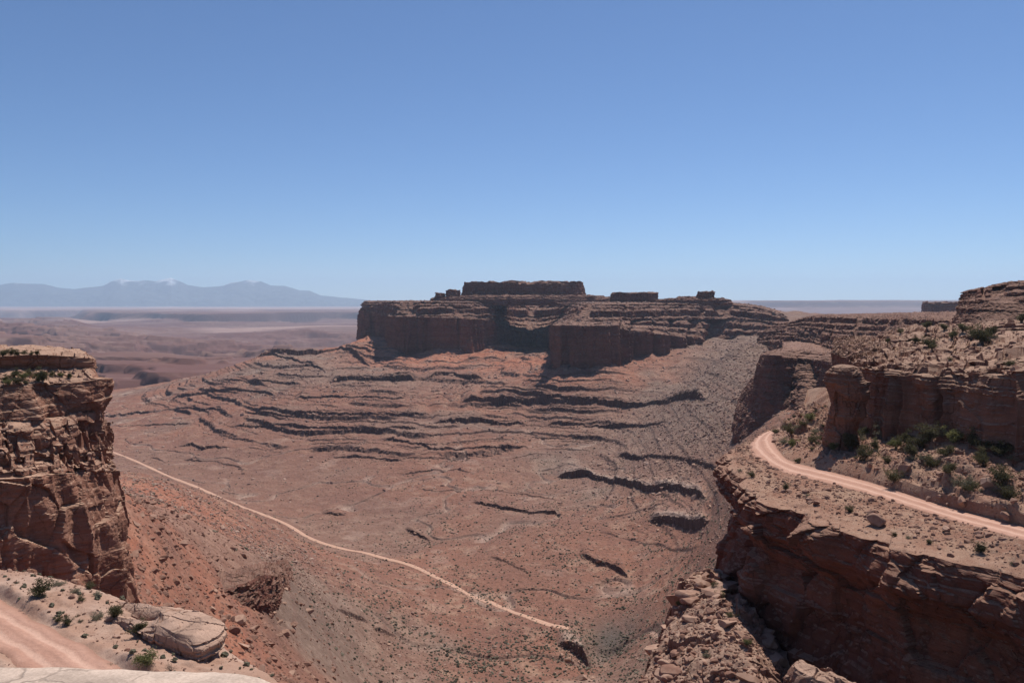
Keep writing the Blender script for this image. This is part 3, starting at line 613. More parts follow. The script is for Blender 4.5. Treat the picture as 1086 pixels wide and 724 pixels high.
def build_talus_ledge():
    ft = [(196,634,300),(210,640,302),(235,645,315),(262,645,335),(280,641,360),(294,636,392),(303,624,440),(312,612,500)]
    lp = [(196,633,302),(210,629,304),(235,626,320),(262,617,342),(280,610,366),(293,611,398),(300,605,446),(308,600,510)]
    bk = [(196,626,312),(214,612,330),(238,606,350),(262,600,378),(279,596,404),(290,596,436),(296,594,480),(304,592,540)]
    C = [np.array([at(*p) for p in c]) for c in (ft, lp, bk)]; f0 = C[0].copy(); f0[:, 2] -= 12; b2 = back(C[2], 25, -12)
    L = loft([f0, *C, b2], [dict(nv=14), dict(nv=70, steps=3, seed=4, riser=.8, tread=.7), dict(nv=30, steps=3, seed=2, riser=.5), dict(nv=8, steep=0)], 0.35, ref=2, nsm=6)
    if L.N[40, L.nu // 2, 1] > 0: L.N = -L.N
    rockify(L, big=(2.6, 22), col=(0.5, 9, 30), bed=(1.5, B_KAY), block=(1.6, 7, 3.5), block2=(.5, 2.5, 1.2), crack=0.15, fine=(0.3, 2.2), up=(0.8, 7), seed=171, upblock=.6)
    thing("dark_ledge_outcrop", loft_mesh("ledge_outcrop", L, M['mesa']), "dark layered ledge jutting from the red talus below the banded cliff", "rock outcrop")
def build_headland():
    """Wingate nose beyond the road bend, with the ledges that climb behind it"""
    foot = [(800,400,1150),(784,425,930),(779,458,850),(787,466,815),(808,466,795),(832,462,790),(858,462,775),(884,470,700),(930,475,600)]
    rim = [(826,371,1150),(814,374,930),(810,376,860),(815,376,835),(826,377,828),(838,380,830),(858,381,845),(886,384,760),(935,388,640)]
    bk_ = [(840,368,1200),(832,369,1000),(830,370,930),(834,370,910),(842,370,905),(853,371,905),(872,373,900),(900,378,800),(950,382,690)]
    A = np.array([at(*p) for p in rim]); Fo = np.array([at(*p) for p in foot]); Fo2 = Fo.copy(); Fo2[:, 2] -= 60; Fo2[:, 1] -= 10; Bk = np.array([at(*p) for p in bk_])
    Bk2 = back(Bk, 160, 0)
    M1 = A * 0.72 + Fo * 0.28; M1[:, 2] = A[:, 2] * 0.62 + Fo[:, 2] * 0.38
    L = loft([Fo2, Fo, M1, A, Bk, Bk2], [dict(nv=12), dict(nv=60), dict(nv=60), dict(nv=34, steps=4, seed=7), dict(nv=10, steep=0)], 0.8, ref=3, nsm=6)
    x, z = L.P[..., 0], L.P[..., 2]
    rockify(L, big=(4, 40), col=(3.2, 14, 160), bed=(0.9, B_KAY), block=(1.6, 6, 5), crack=0.8, fine=(0.6, 3), up=(1.0, 8), seed=41, upblock=1.2)
    thing("cliff_headland", loft_mesh("headland", L, M['mesa']), "dark shadowed cliff headland straight beyond the bend of the road", "cliff")
    # sunlit stepped buttress on its flank
    ft = [(834,456,770),(846,456,742),(862,456,730),(880,456,722),(905,456,712)]
    tp = [(842,386,842),(848,386,836),(860,386,836),(878,387,834),(905,388,804)]
    a = np.array([at(*p) for p in ft]); b = np.array([at(*p) for p in tp])
    L = loft([a, b], [dict(nv=150, steep=0.75, pv=1.0, ph=1.15)], 0.7, nsm=4)
    rockify(L, big=(6, 26), col=(1.0, 10, 60), bed=(3.4, B_KAY), block=(4.0, 9, 5), block2=(1.6, 3, 1.6), crack=0.3, fine=(0.7, 3), up=(1.2, 6), seed=44, upblock=1.5)
    thing("stepped_buttress", loft_mesh("stepped_buttress", L, M['mesa']), "sunlit stepped sandstone buttress on the flank of the dark headland", "rock buttress")
    # ledges of the far rim
    k0 = [(800,372,1480),(818,372,1330),(848,373,1180),(872,379,960),(905,387,770),(950,395,570),(1000,398,480),(1100,400,420)]
    km = [(806,356,1500),(824,353,1360),(850,354,1215),(876,362,1010),(915,366,830),(960,368,640),(1008,368,560),(1110,365,500)]
    k1 = [(822,341,1560),(836,342,1420),(856,336,1260),(884,335,1100),(925,336,960),(968,337,760),(1012,338,660),(1120,336,560)]
    k2 = [(836,341,1800),(850,341,1650),(866,334,1500),(900,333,1400),(940,332,1250),(985,331,1100),(1030,330,950),(1150,327,800)]
    C = [np.array([at(*p) for p in c]) for c in (k0, km, k1, k2)]
    f0 = C[0].copy(); f0[:, 2] -= 40; k3 = back(C[3], 900, -25)
    L = loft([f0, *C, k3], [dict(nv=20), dict(nv=70, steps=4, seed=5), dict(nv=70, steps=4, seed=9), dict(nv=30, steep=0.1), dict(nv=6, steep=0)], 0.9, ref=2, nsm=8)
    rockify(L, big=(7, 55), col=(2.2, 16, 60), bed=(1.2, B_KAY), block=(1.8, 6, 3.5), crack=0.9, fine=(0.8, 3), up=(1.3, 7), seed=47, upblock=1.6)
    thing("ledged_rim", loft_mesh("ledged_rim", L, M['mesa']), "stepped canyon rim of thin dark ledges running behind the road cliffs", "cliff")
    # domed hill at the frame's edge
    h0 = [(1010,342,560),(1018,341,505),(1040,343,470),(1075,346,450),(1130,350,440),(1220,352,440)]
    h1 = [(1017,322,575),(1024,322,522),(1043,321,490),(1077,321,470),(1130,320,462),(1220,320,460)]
    h2 = [(1026,309,620),(1030,308,580),(1048,304,552),(1080,298,545),(1130,294,540),(1220,292,540)]
    C = [np.array([at(*p) for p in c]) for c in (h0, h1, h2)]
    f0 = C[0].copy(); f0[:, 2] -= 12; h3 = back(C[2], 90, -2); h4 = back(h3, 120, -30)
    L = loft([f0, *C, h3, h4], [dict(nv=14), dict(nv=60), dict(nv=70, steps=5, seed=13, riser=0.6), dict(nv=14, steep=0), dict(nv=8, steep=.5)], 0.5, ref=1, nsm=6)
    rockify(L, big=(2.2, 25), col=(1.2, 12, 50), bed=(0.9, B_KAY), block=(1.3, 4, 2), crack=0.5, fine=(0.5, 2), up=(0.8, 5), seed=51, upblock=1.0)
    thing("domed_rock_hill", loft_mesh("domed_hill", L, M['mesa']), "high ledged rock hill rising into the sky above the road cliffs", "rock hill")
    y = 2600; xs = lambda px, yy: (px - CX) / F * yy
    plan = [(xs(978, y), y), (xs(985, y - 20), y - 20), (xs(1020, y - 30), y - 30), (xs(1050, y), y), (xs(1040, y + 120), y + 120), (xs(985, y + 90), y + 90)]
    ring_rock("distant_mesa", plan, -40, -2, M['mesa'], "small dark mesa on the skyline just before the ledged rock hill", "mesa", 0.97, 2.2, 26, big=(5, 40), col=(3, 14, 60), bed=(2, B_KAY), block=(2, 8, 4), crack=1, fine=(1, 4), up=(1, 10), seed=57)

# ------------------------------------------------------------------ road bench and its cliffs
ST = [  # lip, road outer, road inner, bank top, foot of the upper cliff
 ((1320,690,-32.5),(1320,640,-29),(1320,615,-29),(1320,600,-27.5),(1320,525,-24)),
 ((1180,640,-33),(1180,600,-30),(1180,581,-30),(1180,568,-28.5),(1180,505,-25)),
 ((1086,614,-33.5),(1086,573,-31),(1086,558,-31),(1086,545,-29.3),(1095,490,-26)),
 ((1000,591,-33.5),(1000,549,-32),(1000,536,-32),(1000,523,-30.2),(1015,477,-26)),
 ((930,576,-34),(930,527,-32.7),(930,513.5,-32.7),(930,500,-30.9),(952,462,-27)),
 ((880,556,-34.2),(880,513,-33.2),(880,500,-33.2),(882,487,-31.3),(918,447,-28.5)),
 ((838,540,-34.8),(838,503,-33.7),(838,488.5,-33.7),(846,474,-32),(895,440,-30)),
 ((802,526,-35),(812,492,-34),(826,478,-34),(835,467,-33),(880,432,-31.5)),
 ((777,502,-35.2),(797,480,-34.2),(820,467,-34.2),(829,460,-33.3),(868,430,-32.5)),
 ((772,486,-35.4),(796,470,-34.5),(820,461,-34.5),(828,456,-34),(858,430,-33.5)),
 ((783,475,-35.8),(806,461,-35),(826,456,-35),(832,453,-34.4),(852,432,-34.5)),
 ((802,466,-36.2),(822,455,-35.5),(834,451.5,-35.5),(842,448,-35.2),(852,437,-35.5)),
 ((830,458,-37),(840,451,-36.5),(846,449,-36.5),(852,446,-36.5),(862,436,-36.5))]
def build_road_bench():
    C = [np.array([atz(*s[k]) for s in ST]) for k in range(5)]
    lip, ro, ri, bk, ft = C
    tan_ = np.gradient(lip, axis=0)[:, :2]; tan_ /= np.linalg.norm(tan_, axis=1)[:, None]; out = np.stack([-tan_[:, 1], tan_[:, 0]], 1)   # west / away from the bank
    if (out[4] @ (lip[4, :2] - ro[4, :2])) < 0: out = -out
    def off(c, d, z): q = c.copy(); q[:, :2] += out * d; q[:, 2] = z if not callable(z) else z(c); return q
    sh = off(lip, 1.0, 0); sh[:, 2] = lip[:, 2] - 1.6
    bel = off(lip, 1.6, 0); bel[:, 2] = lip[:, 2] - 5
    und = off(lip, -2.6, 0); und[:, 2] = lip[:, 2] - 10
    low = off(lip, 0.3, 0); low[:, 2] = lip[:, 2] - 18
    fo = off(lip, 3.0, 0); fo[:, 2] = -72; fo2 = off(lip, 9, 0); fo2[:, 2] = -110
    ft2 = ft.copy(); d = ft[:, :2] - bk[:, :2]; d /= np.linalg.norm(d, axis=1)[:, None] + 1e-6; ft2[:, :2] += d * 14; ft2[:, 2] += 4.5
    roe = ro.copy(); roe[:, 2] -= 0.05
    L = loft([fo2, fo, low, und, bel, sh, lip], [dict(nv=14), dict(nv=46), dict(nv=34), dict(nv=34), dict(nv=20), dict(nv=14, steep=0.7)], 0.3, ref=6, nsm=10, outward=-1)
    if ((L.N[0, 400, :2] * (L.P[40, 400, :2] - ro[5, :2])).sum()) < 0: L.N = -L.N
    px_, py_ = proj(L.P[..., 0], L.P[..., 1], L.P[..., 2])
    # blunt noses that stand out of the wall and catch the sun on top
    for (bx, by, rx, ry, dp) in ((866, 566, 26, 16, 3.4), (818, 590, 22, 18, 3.2), (800, 548, 16, 14, 2.2), (940, 612, 40, 14, 1.4)):
        c = np.unravel_index(np.argmin((px_ - bx) ** 2 + (py_ - by) ** 2), px_.shape); p0 = L.P[c]
        s0 = np.linalg.norm(L.P[c[0], :, :2] - p0[:2], axis=1)[None] / (rx * 0.16); dzz = L.P[..., 2] - p0[2]
        g = np.exp(-s0 ** 4) * np.where(dzz > 0, np.exp(-(dzz / 1.6) ** 2), np.exp(-(dzz / (ry * 0.30)) ** 2)); L.P = L.P + L.N * (dp * g)[..., None]
    rockify(L, big=(2.8, 15), col=(1.0, 9, 50), bed=(0.5, B_NEAR), block=(2.3, 6.5, 7), block2=(0.6, 2.6, 1.6), crack=0.3, fine=(0.22, 1.6), up=(0.3, 3), seed=61)
    # blend so the top row meets the bench
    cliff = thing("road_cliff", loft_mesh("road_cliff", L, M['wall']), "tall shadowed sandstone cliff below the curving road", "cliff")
    lipE = L.P[-1].copy(); tu = L.tu
    E = [catmull(c, tu) for c in (ro, ri, bk, ft, ft2)]
    nu = len(tu); rows = [lipE + np.array([0, 0, -0.03])]; st = [0.3]; kinds = [0]
    def seg(Aq, Bq, nv, s, k, ph=1.0, pv=1.0):
        for i in range(1, nv):
            t = i / (nv - 1); p = Aq.copy(); p[:, :2] += (Bq - Aq)[:, :2] * t ** ph; p[:, 2] += (Bq - Aq)[:, 2] * t ** pv; rows.append(p); st.append(s); kinds.append(k)
    kk = np.hanning(41); kk /= kk.sum(); lip0 = np.stack([np.convolve(np.pad(rows[0][:, q], 20, 'edge'), kk, 'valid') for q in range(3)], 1); dev = rows[0] - lip0
    seg(lip0, E[0], 44, 0, 1)
    for i in range(1, 14): rows[i] = rows[i] + dev * np.exp(-(i / 3.5) ** 1.5)
    seg(E[0], E[1], 10, 0, 2); seg(E[1], E[2], 22, 0.8, 3, 1.0, 0.7); seg(E[2], E[3], 110, 0.1, 4, 1, 1.1); seg(E[3], E[4], 16, 0.2, 5)
    P = np.array(rows); kd = np.array(kinds)[:, None]; x, y, z = P[..., 0], P[..., 1], P[..., 2]
    rough = np.where(kd == 1, 0.5, np.where(kd == 2, 0.0, np.where(kd == 3, 0.25, np.where(kd == 4, 1.0, 0.6))))
    k1 = np.concatenate([[0], np.linspace(0, 1, 43)[::1]]); 
    fade = np.ones(len(kd)); i1 = np.where(kd[:, 0] == 1)[0]; fade[i1] = np.sin(np.linspace(0.05, 1, len(i1)) * pi) ** 0.7; fade[0] = 0
    i3 = np.where(kd[:, 0] == 3)[0]; fade[i3] = np.linspace(0, 1, len(i3)); 
    r, r2, e = vor(x, y, z * 0, 1.5, 1, 71); rb, rb2, eb = vor(x, y, z * 0, 4.2, 1, 74)
    lump = (r2 > 0.55) * np.clip(e / 0.35, 0, 1) * 0.9 * r + (rb2 > 0.74) * np.clip(eb / 0.25, 0, 1) * 2.0 * rb
    wzz = z + 0.8 * n2(x, y, 12, 77); f = wzz / 1.7 - np.floor(wzz / 1.7); ter = 1.7 * 0.7 * (sstep(0.35, 0.6, f) - f) * (kd == 4)
    P[..., 2] += (rough * (0.5 * fbm2(x, y, 7, 4, 72) + lump + ter)) * fade[:, None]
    # loose outer slope sags a little between road and lip
    lipa = np.zeros(len(kd)); lipa[:len(i1) + 1] = 0.85 * sstep(0.40, 0.12, np.linspace(0, 1, len(i1) + 1)); lipa = lipa[:, None] * np.clip(0.75 + 2.2 * n2(x, y, 4, 83), 0, 1)
    me = mesh_from("road_bench", P, grid_faces(len(kd), nu)[:, ::-1], M['bench'], True, None, {"lip": lipa})
    thing("road_bench", me, "rubble-covered rock bench that carries the curving road above its cliff", "rock bench")
    # the road itself
    nv = 9; R = []
    for i in range(nv):
        t = i / (nv - 1); p = E[0] * (1 - t) + E[1] * t; wob = 0.5 * n2(p[:, 0], p[:, 1], 7, 81)[:, None] * (E[1] - E[0]) * 0.05 * (2 * abs(t - .5))
        p = p + wob; p[:, 2] += 0.10 - 0.07 * abs(2 * t - 1) ** 4 - 0.05 * (gauss(t, 0.3, .08) + gauss(t, 0.7, .08)); R.append(p)
    ac = np.repeat(np.linspace(0, 1, nv)[:, None], nu, 1)
    link("curving_dirt_road", mesh_from("bend_road", np.array(R), grid_faces(nv, nu)[:, ::-1], M['road'], True, None, {"across": ac}), kind="structure", label="pink dirt road curving round the cliff bend on a ledge")
    return P, kd[:, 0], lip, out
def build_upper_cliff():
    """rounded sandstone wall above the road, and the slickrock on top of it"""
    ft = [(884,416,330),(894,422,272),(903,428,228),(911,434,196),(920,443,176),(939,456,163),(962,468,160),(980,474,150),(1000,476,148),(1020,480,141),(1045,486,136),(1080,492,131),(1130,500,128),(1220,512,126),(1330,530,128)]
    tp = [(882,374,345),(892,378,284),(902,384,232),(911,389,199),(921,391,178),(940,394,167),(962,396,163),(980,400,154),(1000,400,152),(1020,401,145),(1045,400,140),(1080,398,135),(1130,396,132),(1220,394,130),(1330,394,132)]
    sh = [(884,366,360),(895,369,300),(908,375,252),(920,380,222),(932,382,200),(948,384,184),(966,385,176),(984,387,167),(1004,387,165),(1024,387,158),(1048,386,153),(1082,383,148),(1130,380,145),(1220,376,143),(1330,374,145)]
    up = [(884,360,420),(902,358,380),(920,358,340),(940,354,320),(955,350,310),(970,348,305),(985,347,300),(1002,346,296),(1020,345,292),(1040,344,290),(1062,343,286),(1094,341,282),(1140,338,280),(1220,335,280),(1330,332,280)]
    C = [np.array([at(*p) for p in c]) for c in (ft, tp, sh, up)]
    f0 = C[0].copy(); f0[:, 2] -= 9; f0[:, 1] -= 1
    mid = C[0] * 0.45 + C[1] * 0.55; mid[:, 1] -= 1.2
    u2 = back(C[3], 110, -7)
    L = loft([f0, C[0], mid, C[1], C[2], C[3], u2], [dict(nv=14), dict(nv=55), dict(nv=50, pv=0.8), dict(nv=44, steps=3, seed=2, riser=0.72, tread=0.85), dict(nv=150, steps=8, seed=6, riser=0.7), dict(nv=8, steep=0)], 0.25, ref=3, nsm=12)
    if L.N[60, L.nu // 2, 1] > 0: L.N = -L.N
    # deep upright clefts between the bulging piers
    cle = [(3.55, 1.9, .10), (6.05, 3.4, 0.11), (8.3, 2.2, .10), (10.95, 2.6, 0.12), (5.1, 1.0, 0.10), (9.4, 0.9, 0.1), (11.8, 1.6, .1)]
    tu = L.tu; cut = sum(dp * np.exp(-np.abs((tu - c) / wd)) for c, dp, wd in cle); bul = 1.0 * np.abs(np.sin((tu - 0.3) * pi * 0.62)) 
    nf = (L.tag <= 2).astype(float)[:, None]; nf = np.where(L.tag[:, None] == 3, np.linspace(1, 0, (L.tag == 3).sum()).max() * 0.55, nf)
    L.P = L.P + L.N * (((bul - cut)[None] * nf))[..., None]
    rockify(L, big=(1.5, 11), col=(0.5, 6, 45), bed=(0.42, B_NEAR), block=(0.7, 5, 6), block2=(0.8 * np.where(L.tag >= 3, 1.0, 0.25)[:, None], 2.4, 1.2), crack=0.12, fine=(0.16, 0.8), up=(1.6, 9), seed=91, upblock=1.5)
    return L, thing("upper_cliff", loft_mesh("upper_cliff", L, M['near2']), "rounded shadowed sandstone wall with clefts above the curving road", "cliff")
def build_pinnacle():
    c = at(897, 440, 168); cx, cy = c[0], c[1]
    zs = [(-37, 4.0), (-31, 3.5), (-27, 3.3), (-22, 3.3), (-18.6, 3.6), (-17.6, 3.4), (-16.6, 3.5), (-14.9, 3.0), (-13.6, 1.9), (-13.0, 0.1)]
    ang = np.linspace(0, 2 * pi, 12, endpoint=False)
    C = []
    for i, (z, r) in enumerate(zs): 
        f = (z + 36) / 23; ox, oy = 0.5 * sin(z * .55), 0.4 * cos(z * .4); C.append(np.array([(cx - 0.3 + ox + r * (1 + .10 * cos(2 * a_)) * cos(a_), cy + r * 1.15 * sin(a_), z) for a_ in ang]))
    L = loft(C, [dict(nv=20, steep=1.0 if k < 6 else .4) for k in range(len(C) - 1)], 0.22, closed=True, nsm=4)
    cc = np.array([cx, cy]); d = L.P[..., :2] - cc; d /= np.linalg.norm(d, axis=-1)[..., None] + 1e-6; L.N = np.concatenate([d, 0 * d[..., :1]], -1)
    rockify(L, big=(1.2, 5), col=(0.6, 3, 25), bed=(0.3, B_NEAR), block=(0.9, 2.6, 4), block2=(.25, 1.1, .8), crack=0.1, fine=(0.14, 0.7), up=(0.2, 2), seed=97)
    thing("rock_pinnacle", loft_mesh("pinnacle", L, M['near2']), "free-standing red rock pinnacle with a capstone above the road bend", "rock pinnacle")

# ------------------------------------------------------------------ block buttress at the foot of the road cliff
def tps_local(pts):
    pts = np.array(pts, float); u = pts[:, :2] / 30; n = len(u); K = _k(((u[:, None] - u[None]) ** 2).sum(-1)) + np.eye(n) * 1e-3; Pm = np.concatenate([np.ones((n, 1)), u], 1)
    S = np.linalg.solve(np.block([[K, Pm], [Pm.T, np.zeros((3, 3))]]), np.concatenate([pts[:, 2], np.zeros(3)]))
    def f(x, y):
        q = np.stack([np.ravel(x), np.ravel(y)], 1) / 30; o = []
        for i in range(0, len(q), 40000): qq = q[i:i + 40000]; o.append(_k(((qq[:, None] - u[None]) ** 2).sum(-1)) @ S[:n] + S[n] + qq @ S[n + 1:])
        return np.concatenate(o).reshape(np.shape(x))
    return f
def build_buttress():
    V = [atz(740,605,-53), atz(703,690,-57), atz(692,724,-59), atz(760,660,-53), atz(785,640,-52), atz(800,690,-54), atz(806,724,-55.5), atz(780,724,-56), atz(720,640,-55),
         (31, 95, -66), (22, 95, -72), (43, 84, -84), (45, 105, -72), (49, 120, -70), (50, 140, -66), (52, 160, -62), (56, 130, -66), (60, 90, -80), (42, 192, -66), (34, 165, -62), (50, 178, -60)]
    f = tps_local(V)
    xs = np.arange(8, 66, 0.22); ys = np.arange(84, 200, 0.26); X, Y = np.meshgrid(xs, ys)
    h = f(X, Y)
    wx = X + 1.6 * n2(X, Y, 5, 3); wy = Y + 1.6 * n2(X, Y, 5, 4)
    r, r2, e = vor(wx, wy, X * 0, 5.5, 1, 111); q, q2, e2 = vor(wx, wy, X * 0, 2.2, 1, 114); s, s2, e3 = vor(X, Y, X * 0, 0.9, 1, 117)
    # western edge falls away in broken columns
    ex = np.interp(Y, [84, 110, 125, 138, 150, 165, 200], [16, 19, 21.8, 27, 32, 38, 40]) + 2.2 * n2(X, Y, 9, 9) + 3.0 * (r - 0.5)
    sd = X - ex
    wall = np.where(sd > 0, 0, np.maximum(sd * 3.2, -90))
    left = np.exp(-np.clip(sd, 0, None) / 11)
    def cells(Lc, sd_, am, tilt):
        ux = X + .3 * Lc * n2(X, Y, Lc * 1.7, sd_); uy = Y + .3 * Lc * n2(X, Y, Lc * 1.7, sd_ + 1)
        a1, a2, ee = vor(ux, uy, X * 0, Lc, 1, sd_); th = a2 * 2 * pi * 3
        return am * (a1 - 0.5) + tilt * ((X / Lc - np.floor(X / Lc) - .5) * np.cos(th) + (Y / Lc - np.floor(Y / Lc) - .5) * np.sin(th)) * 0 + tilt * n2(X * np.cos(th) + a1 * 99, Y * np.sin(th), Lc * 1.6, sd_ + 2)
    h += cells(8, 111, 2.4, 1.2) * (0.4 + 0.6 * left) + cells(2.6, 114, 0.5, 0.4)
    h += 0.5 * fbm2(X, Y, 2.5, 3, 121) + wall
    far = sstep(176, 190, Y); h -= far * 60
    me = mesh_from("block_buttress", np.stack([X, Y, h], -1), grid_faces(len(ys), len(xs)), M['butt'], False)
    thing("block_buttress", me, "sunlit buttress of broken blocks standing out from the foot of the road cliff", "rock buttress")
    c = (39.5, 99); plan = [(c[0] + rx * cos(q), c[1] + ry * sin(q)) for q in np.linspace(0, 2 * pi, 10, endpoint=False) for rx, ry in ((7.5, 5.0),)]
    ring_rock("rock_spur", plan, -75, -48.6, M['butt'], "small sunlit rubble spur below the shadowed road cliff at the picture's lower edge", "rock spur", 0.62, 0.3, 90, topsag=1.2, big=(1.0, 5), col=(.5, 4, 20), bed=(.3, B_NEAR), block=(1.4, 3, 3), block2=(.6, 1.2, 1), crack=.15, fine=(.25, 1), up=(.8, 3), seed=191, upblock=.8)
    return xs, ys, h

# ------------------------------------------------------------------ cliff on the near side
def build_left_cliff():
    st = [  # top-back, rim, under rim, bench front, brow foot, broken ledge front, wall foot   (px, py, Y)
     ((-420,360,190),(-420,372,150),(-420,392,151),(-400,412,140),(-400,446,138),(-380,520,126),(-380,640,122)),
     ((-200,362,200),(-200,374,160),(-200,392,161),(-190,412,150),(-190,446,148),(-180,516,137),(-180,640,132)),
     ((-90,364,210),(-90,378,168),(-90,394,169),(-85,412,159),(-85,446,157),(-80,512,146),(-80,632,141)),
     ((-20,366,216),(-20,379,174),(-20,393,175),(-15,412,166),(-15,446,164),(-12,508,154),(-12,632,149)),
     ((28,368,220),(28,376,180),(28,390,181),(30,410,172),(32,446,170),(34,504,161),(34,630,156)),
     ((62,370,224),(66,377,186),(66,390,186),(70,406,179),(74,442,177),(76,502,170),(78,628,165)),
     ((84,372,228),(95,381,190),(95,390,189.5),(99,402,186),(104,438,185),(108,500,180),(118,626,174)),
     ((80,372,240),(99,382,200),(99,391,199),(103,404,197),(107,440,196),(113,500,192),(128,624,188)),
     ((70,370,270),(94,379,232),(94,388,231),(99,402,230),(104,438,230),(111,500,228),(127,600,225)),
     ((40,368,340),(70,375,300),(70,383,300),(78,400,300),(86,436,300),(100,500,300),(120,580,300))]
    C = [np.array([at(*s[k]) for s in st]) for k in range(7)]
    fo = C[6].copy(); fo[:, 2] -= 12
    C = [fo] + C[::-1]
    br = C[3].copy(); 
    L = loft(C, [dict(nv=10), dict(nv=120), dict(nv=100, steps=3, seed=3, riser=0.72, tread=0.85), dict(nv=60, pv=0.9, ph=1.3), dict(nv=36, steep=0.15), dict(nv=24, steep=1), dict(nv=30, steep=0.05)], 0.22, ref=2, nsm=12)
    if L.N[60, L.nu // 3, 1] > 0: L.N = -L.N
    Z = lambda *v: np.array(v, float)[L.tag][:, None]
    rockify(L, big=(Z(4, 4.2, 3.2, 4.6, 1, 1.5, 1), 14), col=(Z(2.6, 2.6, 0.8, 0.4, 0, .3, 0), 11, 130), bed=(Z(.1, .1, .45, .2, .3, .4, .2), B_NEAR), block=(Z(2.4, 2.6, 3.4, 1.6, .5, .9, .3), 7.5, 11), block2=(Z(.2, .22, 0.9, .4, .4, .5, .2), 3.2, 2.0), crack=0.15, fine=(0.25, 1.4), up=(0.7, 6), seed=131, upblock=1.1)
    thing("west_cliff", loft_mesh("west_cliff", L, M['near']), "tall banded sandstone cliff with a brushy ledged top above the sandy bench", "cliff")
    return L
def build_near_bench():
    """sandy bench with the near road, a raised slab on it, and the bleached rim the picture is taken from"""
    xs = np.arange(-62, -2.0, 0.085); ys = np.arange(14, 62, 0.085); X, Y = np.meshgrid(xs, ys)
    V = [atz(0,600,-14), atz(60,607,-14), atz(130,640,-14.45), atz(180,660,-14.8), atz(0,690,-14.2), atz(60,714,-14.3), atz(155,697,-13.9), atz(230,700,-14.6), atz(300,718,-15), (-40, 20, -14.2), (-50, 50, -13), (-10, 20, -14.4), (-5, 28, -16.5), (-5, 22, -15.5), (-15, 16, -14.2)]
    f = tps_local(V); h = f(X, Y)
    E = np.array([atz(-420,560,-13.4), atz(-150,583,-13.8), atz(0,597,-14), atz(60,605,-14), atz(130,622,-14.1), atz(190,640,-14.3), atz(240,664,-14.8), atz(268,700,-15), atz(310,722,-15), atz(345,760,-15.5), atz(370,860,-16)])
    t = catmull(E, np.linspace(0, len(E) - 1, 200))[:, :2]
    ph = np.unwrap(np.arctan2(t[:, 1] - 16, t[:, 0] + 45)); rr = np.hypot(t[:, 1] - 16, t[:, 0] + 45); o = np.argsort(ph)
    aX = np.arctan2(Y - 16, X + 45); sd = np.interp(aX, ph[o], rr[o]) - np.hypot(Y - 16, X + 45) + 0.25 * n2(X, Y, 2.2, 5) + 0.5 * n2(X, Y, 6, 6)
    h += 0.22 * fbm2(X, Y, 5, 4, 141) + 0.07 * fbm2(X, Y, 0.6, 3, 143) + 0.10 * (vor(X, Y, 0 * X, 2.6, 1, 147)[0] - .5)
    wz = h + sd * 0.12; 
    h -= 0.35 * np.exp(-np.clip(sd, 0, None) / 0.8) * sstep(1.6, 0, sd)
    h += np.where(sd < 0, np.maximum(sd * 4.5, -26), 0)
    r, r2, e = vor(X, Y, 0 * X, 0.5, 1, 145); h += 0.10 * (r2 > .80) * np.clip(e / .3, 0, 1) * r * (sd > 0.4)
    # flat bed for the road
    RA = np.array([atz(*p) for p in ((-160,591,-14.0),(-60,628,-14.15),(0,661,-14.25),(45,688,-14.3),(90,717,-14.3),(150,772,-14.3),(230,880,-14.4))])
    rc = catmull(RA, np.linspace(0, len(RA) - 1, 260)); 
    d = np.full(X.shape, 99.); zz = np.zeros(X.shape)
    Tn = np.gradient(rc, axis=0)[:, :2]; Tn /= np.linalg.norm(Tn, axis=1)[:, None]; nn = np.stack([-Tn[:, 1], Tn[:, 0]], 1)
    for p, nr_ in zip(rc[::3], nn[::3]):
        q = np.hypot(X - p[0], Y - p[1]); m = q < d; d = np.where(m, q, d); zz = np.where(m, p[2], zz)
    bl = sstep(1.8, 1.2, d); h = h * (1 - bl) + (zz - 0.06) * bl
    h += (0.09 * gauss(d, 1.6, 0.3) + 0.05 * gauss(d, 1.65, 0.5) * fbm2(X, Y, 0.35, 3, 10)) * (1 + 0.9 * n2(X, Y, 1.2, 8))
    sandy = {}
    me = mesh_from("sandy_bench", np.stack([X, Y, h], -1), grid_faces(len(ys), len(xs)), M['sand'])
    thing("sandy_bench", me, "pale sandy rock bench with scattered shrubs beside the near road", "rock bench")
    nv = 15; R = []
    for i in range(nv):
        tt = 2 * i / (nv - 1) - 1; xy = rc[:, :2] + nn * (tt * (1.2 + 0.2 * n2(rc[:, 0], rc[:, 1], 2, 9)))[:, None]
        z = rc[:, 2] + 0.03 - 0.07 * (gauss(tt, -.42, .16) + gauss(tt, .42, .16)) - 0.07 * abs(tt) ** 6; R.append(np.concatenate([xy, z[:, None]], 1))
    R = np.array(R); ac = np.repeat(np.linspace(0, 1, nv)[:, None], R.shape[1], 1)
    link("near_dirt_road", mesh_from("near_road", R, grid_faces(nv, R.shape[1]), M['road'], True, None, {"across": ac}), kind="structure", label="pink rutted dirt road on the sandy bench below the viewpoint")
    def hz(x, y):
        i = int(np.clip((x - xs[0]) / 0.085, 0, len(xs) - 1)); j = int(np.clip((y - ys[0]) / 0.085, 0, len(ys) - 1)); return float(h[j, i])
    # raised slab with an undercut nose
    ol = [(108,618),(126,621),(156,629),(190,640),(222,652),(241,664),(236,676),(214,687),(196,685),(178,676),(160,667),(142,656),(124,644),(108,632)]
    q = np.array([atz(p[0], p[1], -13.75) for p in ol]); m = q[:, :2].mean(0)
    def inset(dd, z):
        c = q.copy(); rise = sstep(0, 1, (c[:, 0] - q[:, 0].min()) / (q[:, 0].max() - q[:, 0].min())) ** 0.6 * 1.0 - 0.90; d = m - c[:, :2]; l = np.linalg.norm(d, axis=1)[:, None]; c[:, :2] += d / l * np.minimum(dd, l * 0.98); c[:, 2] = z + rise; return c
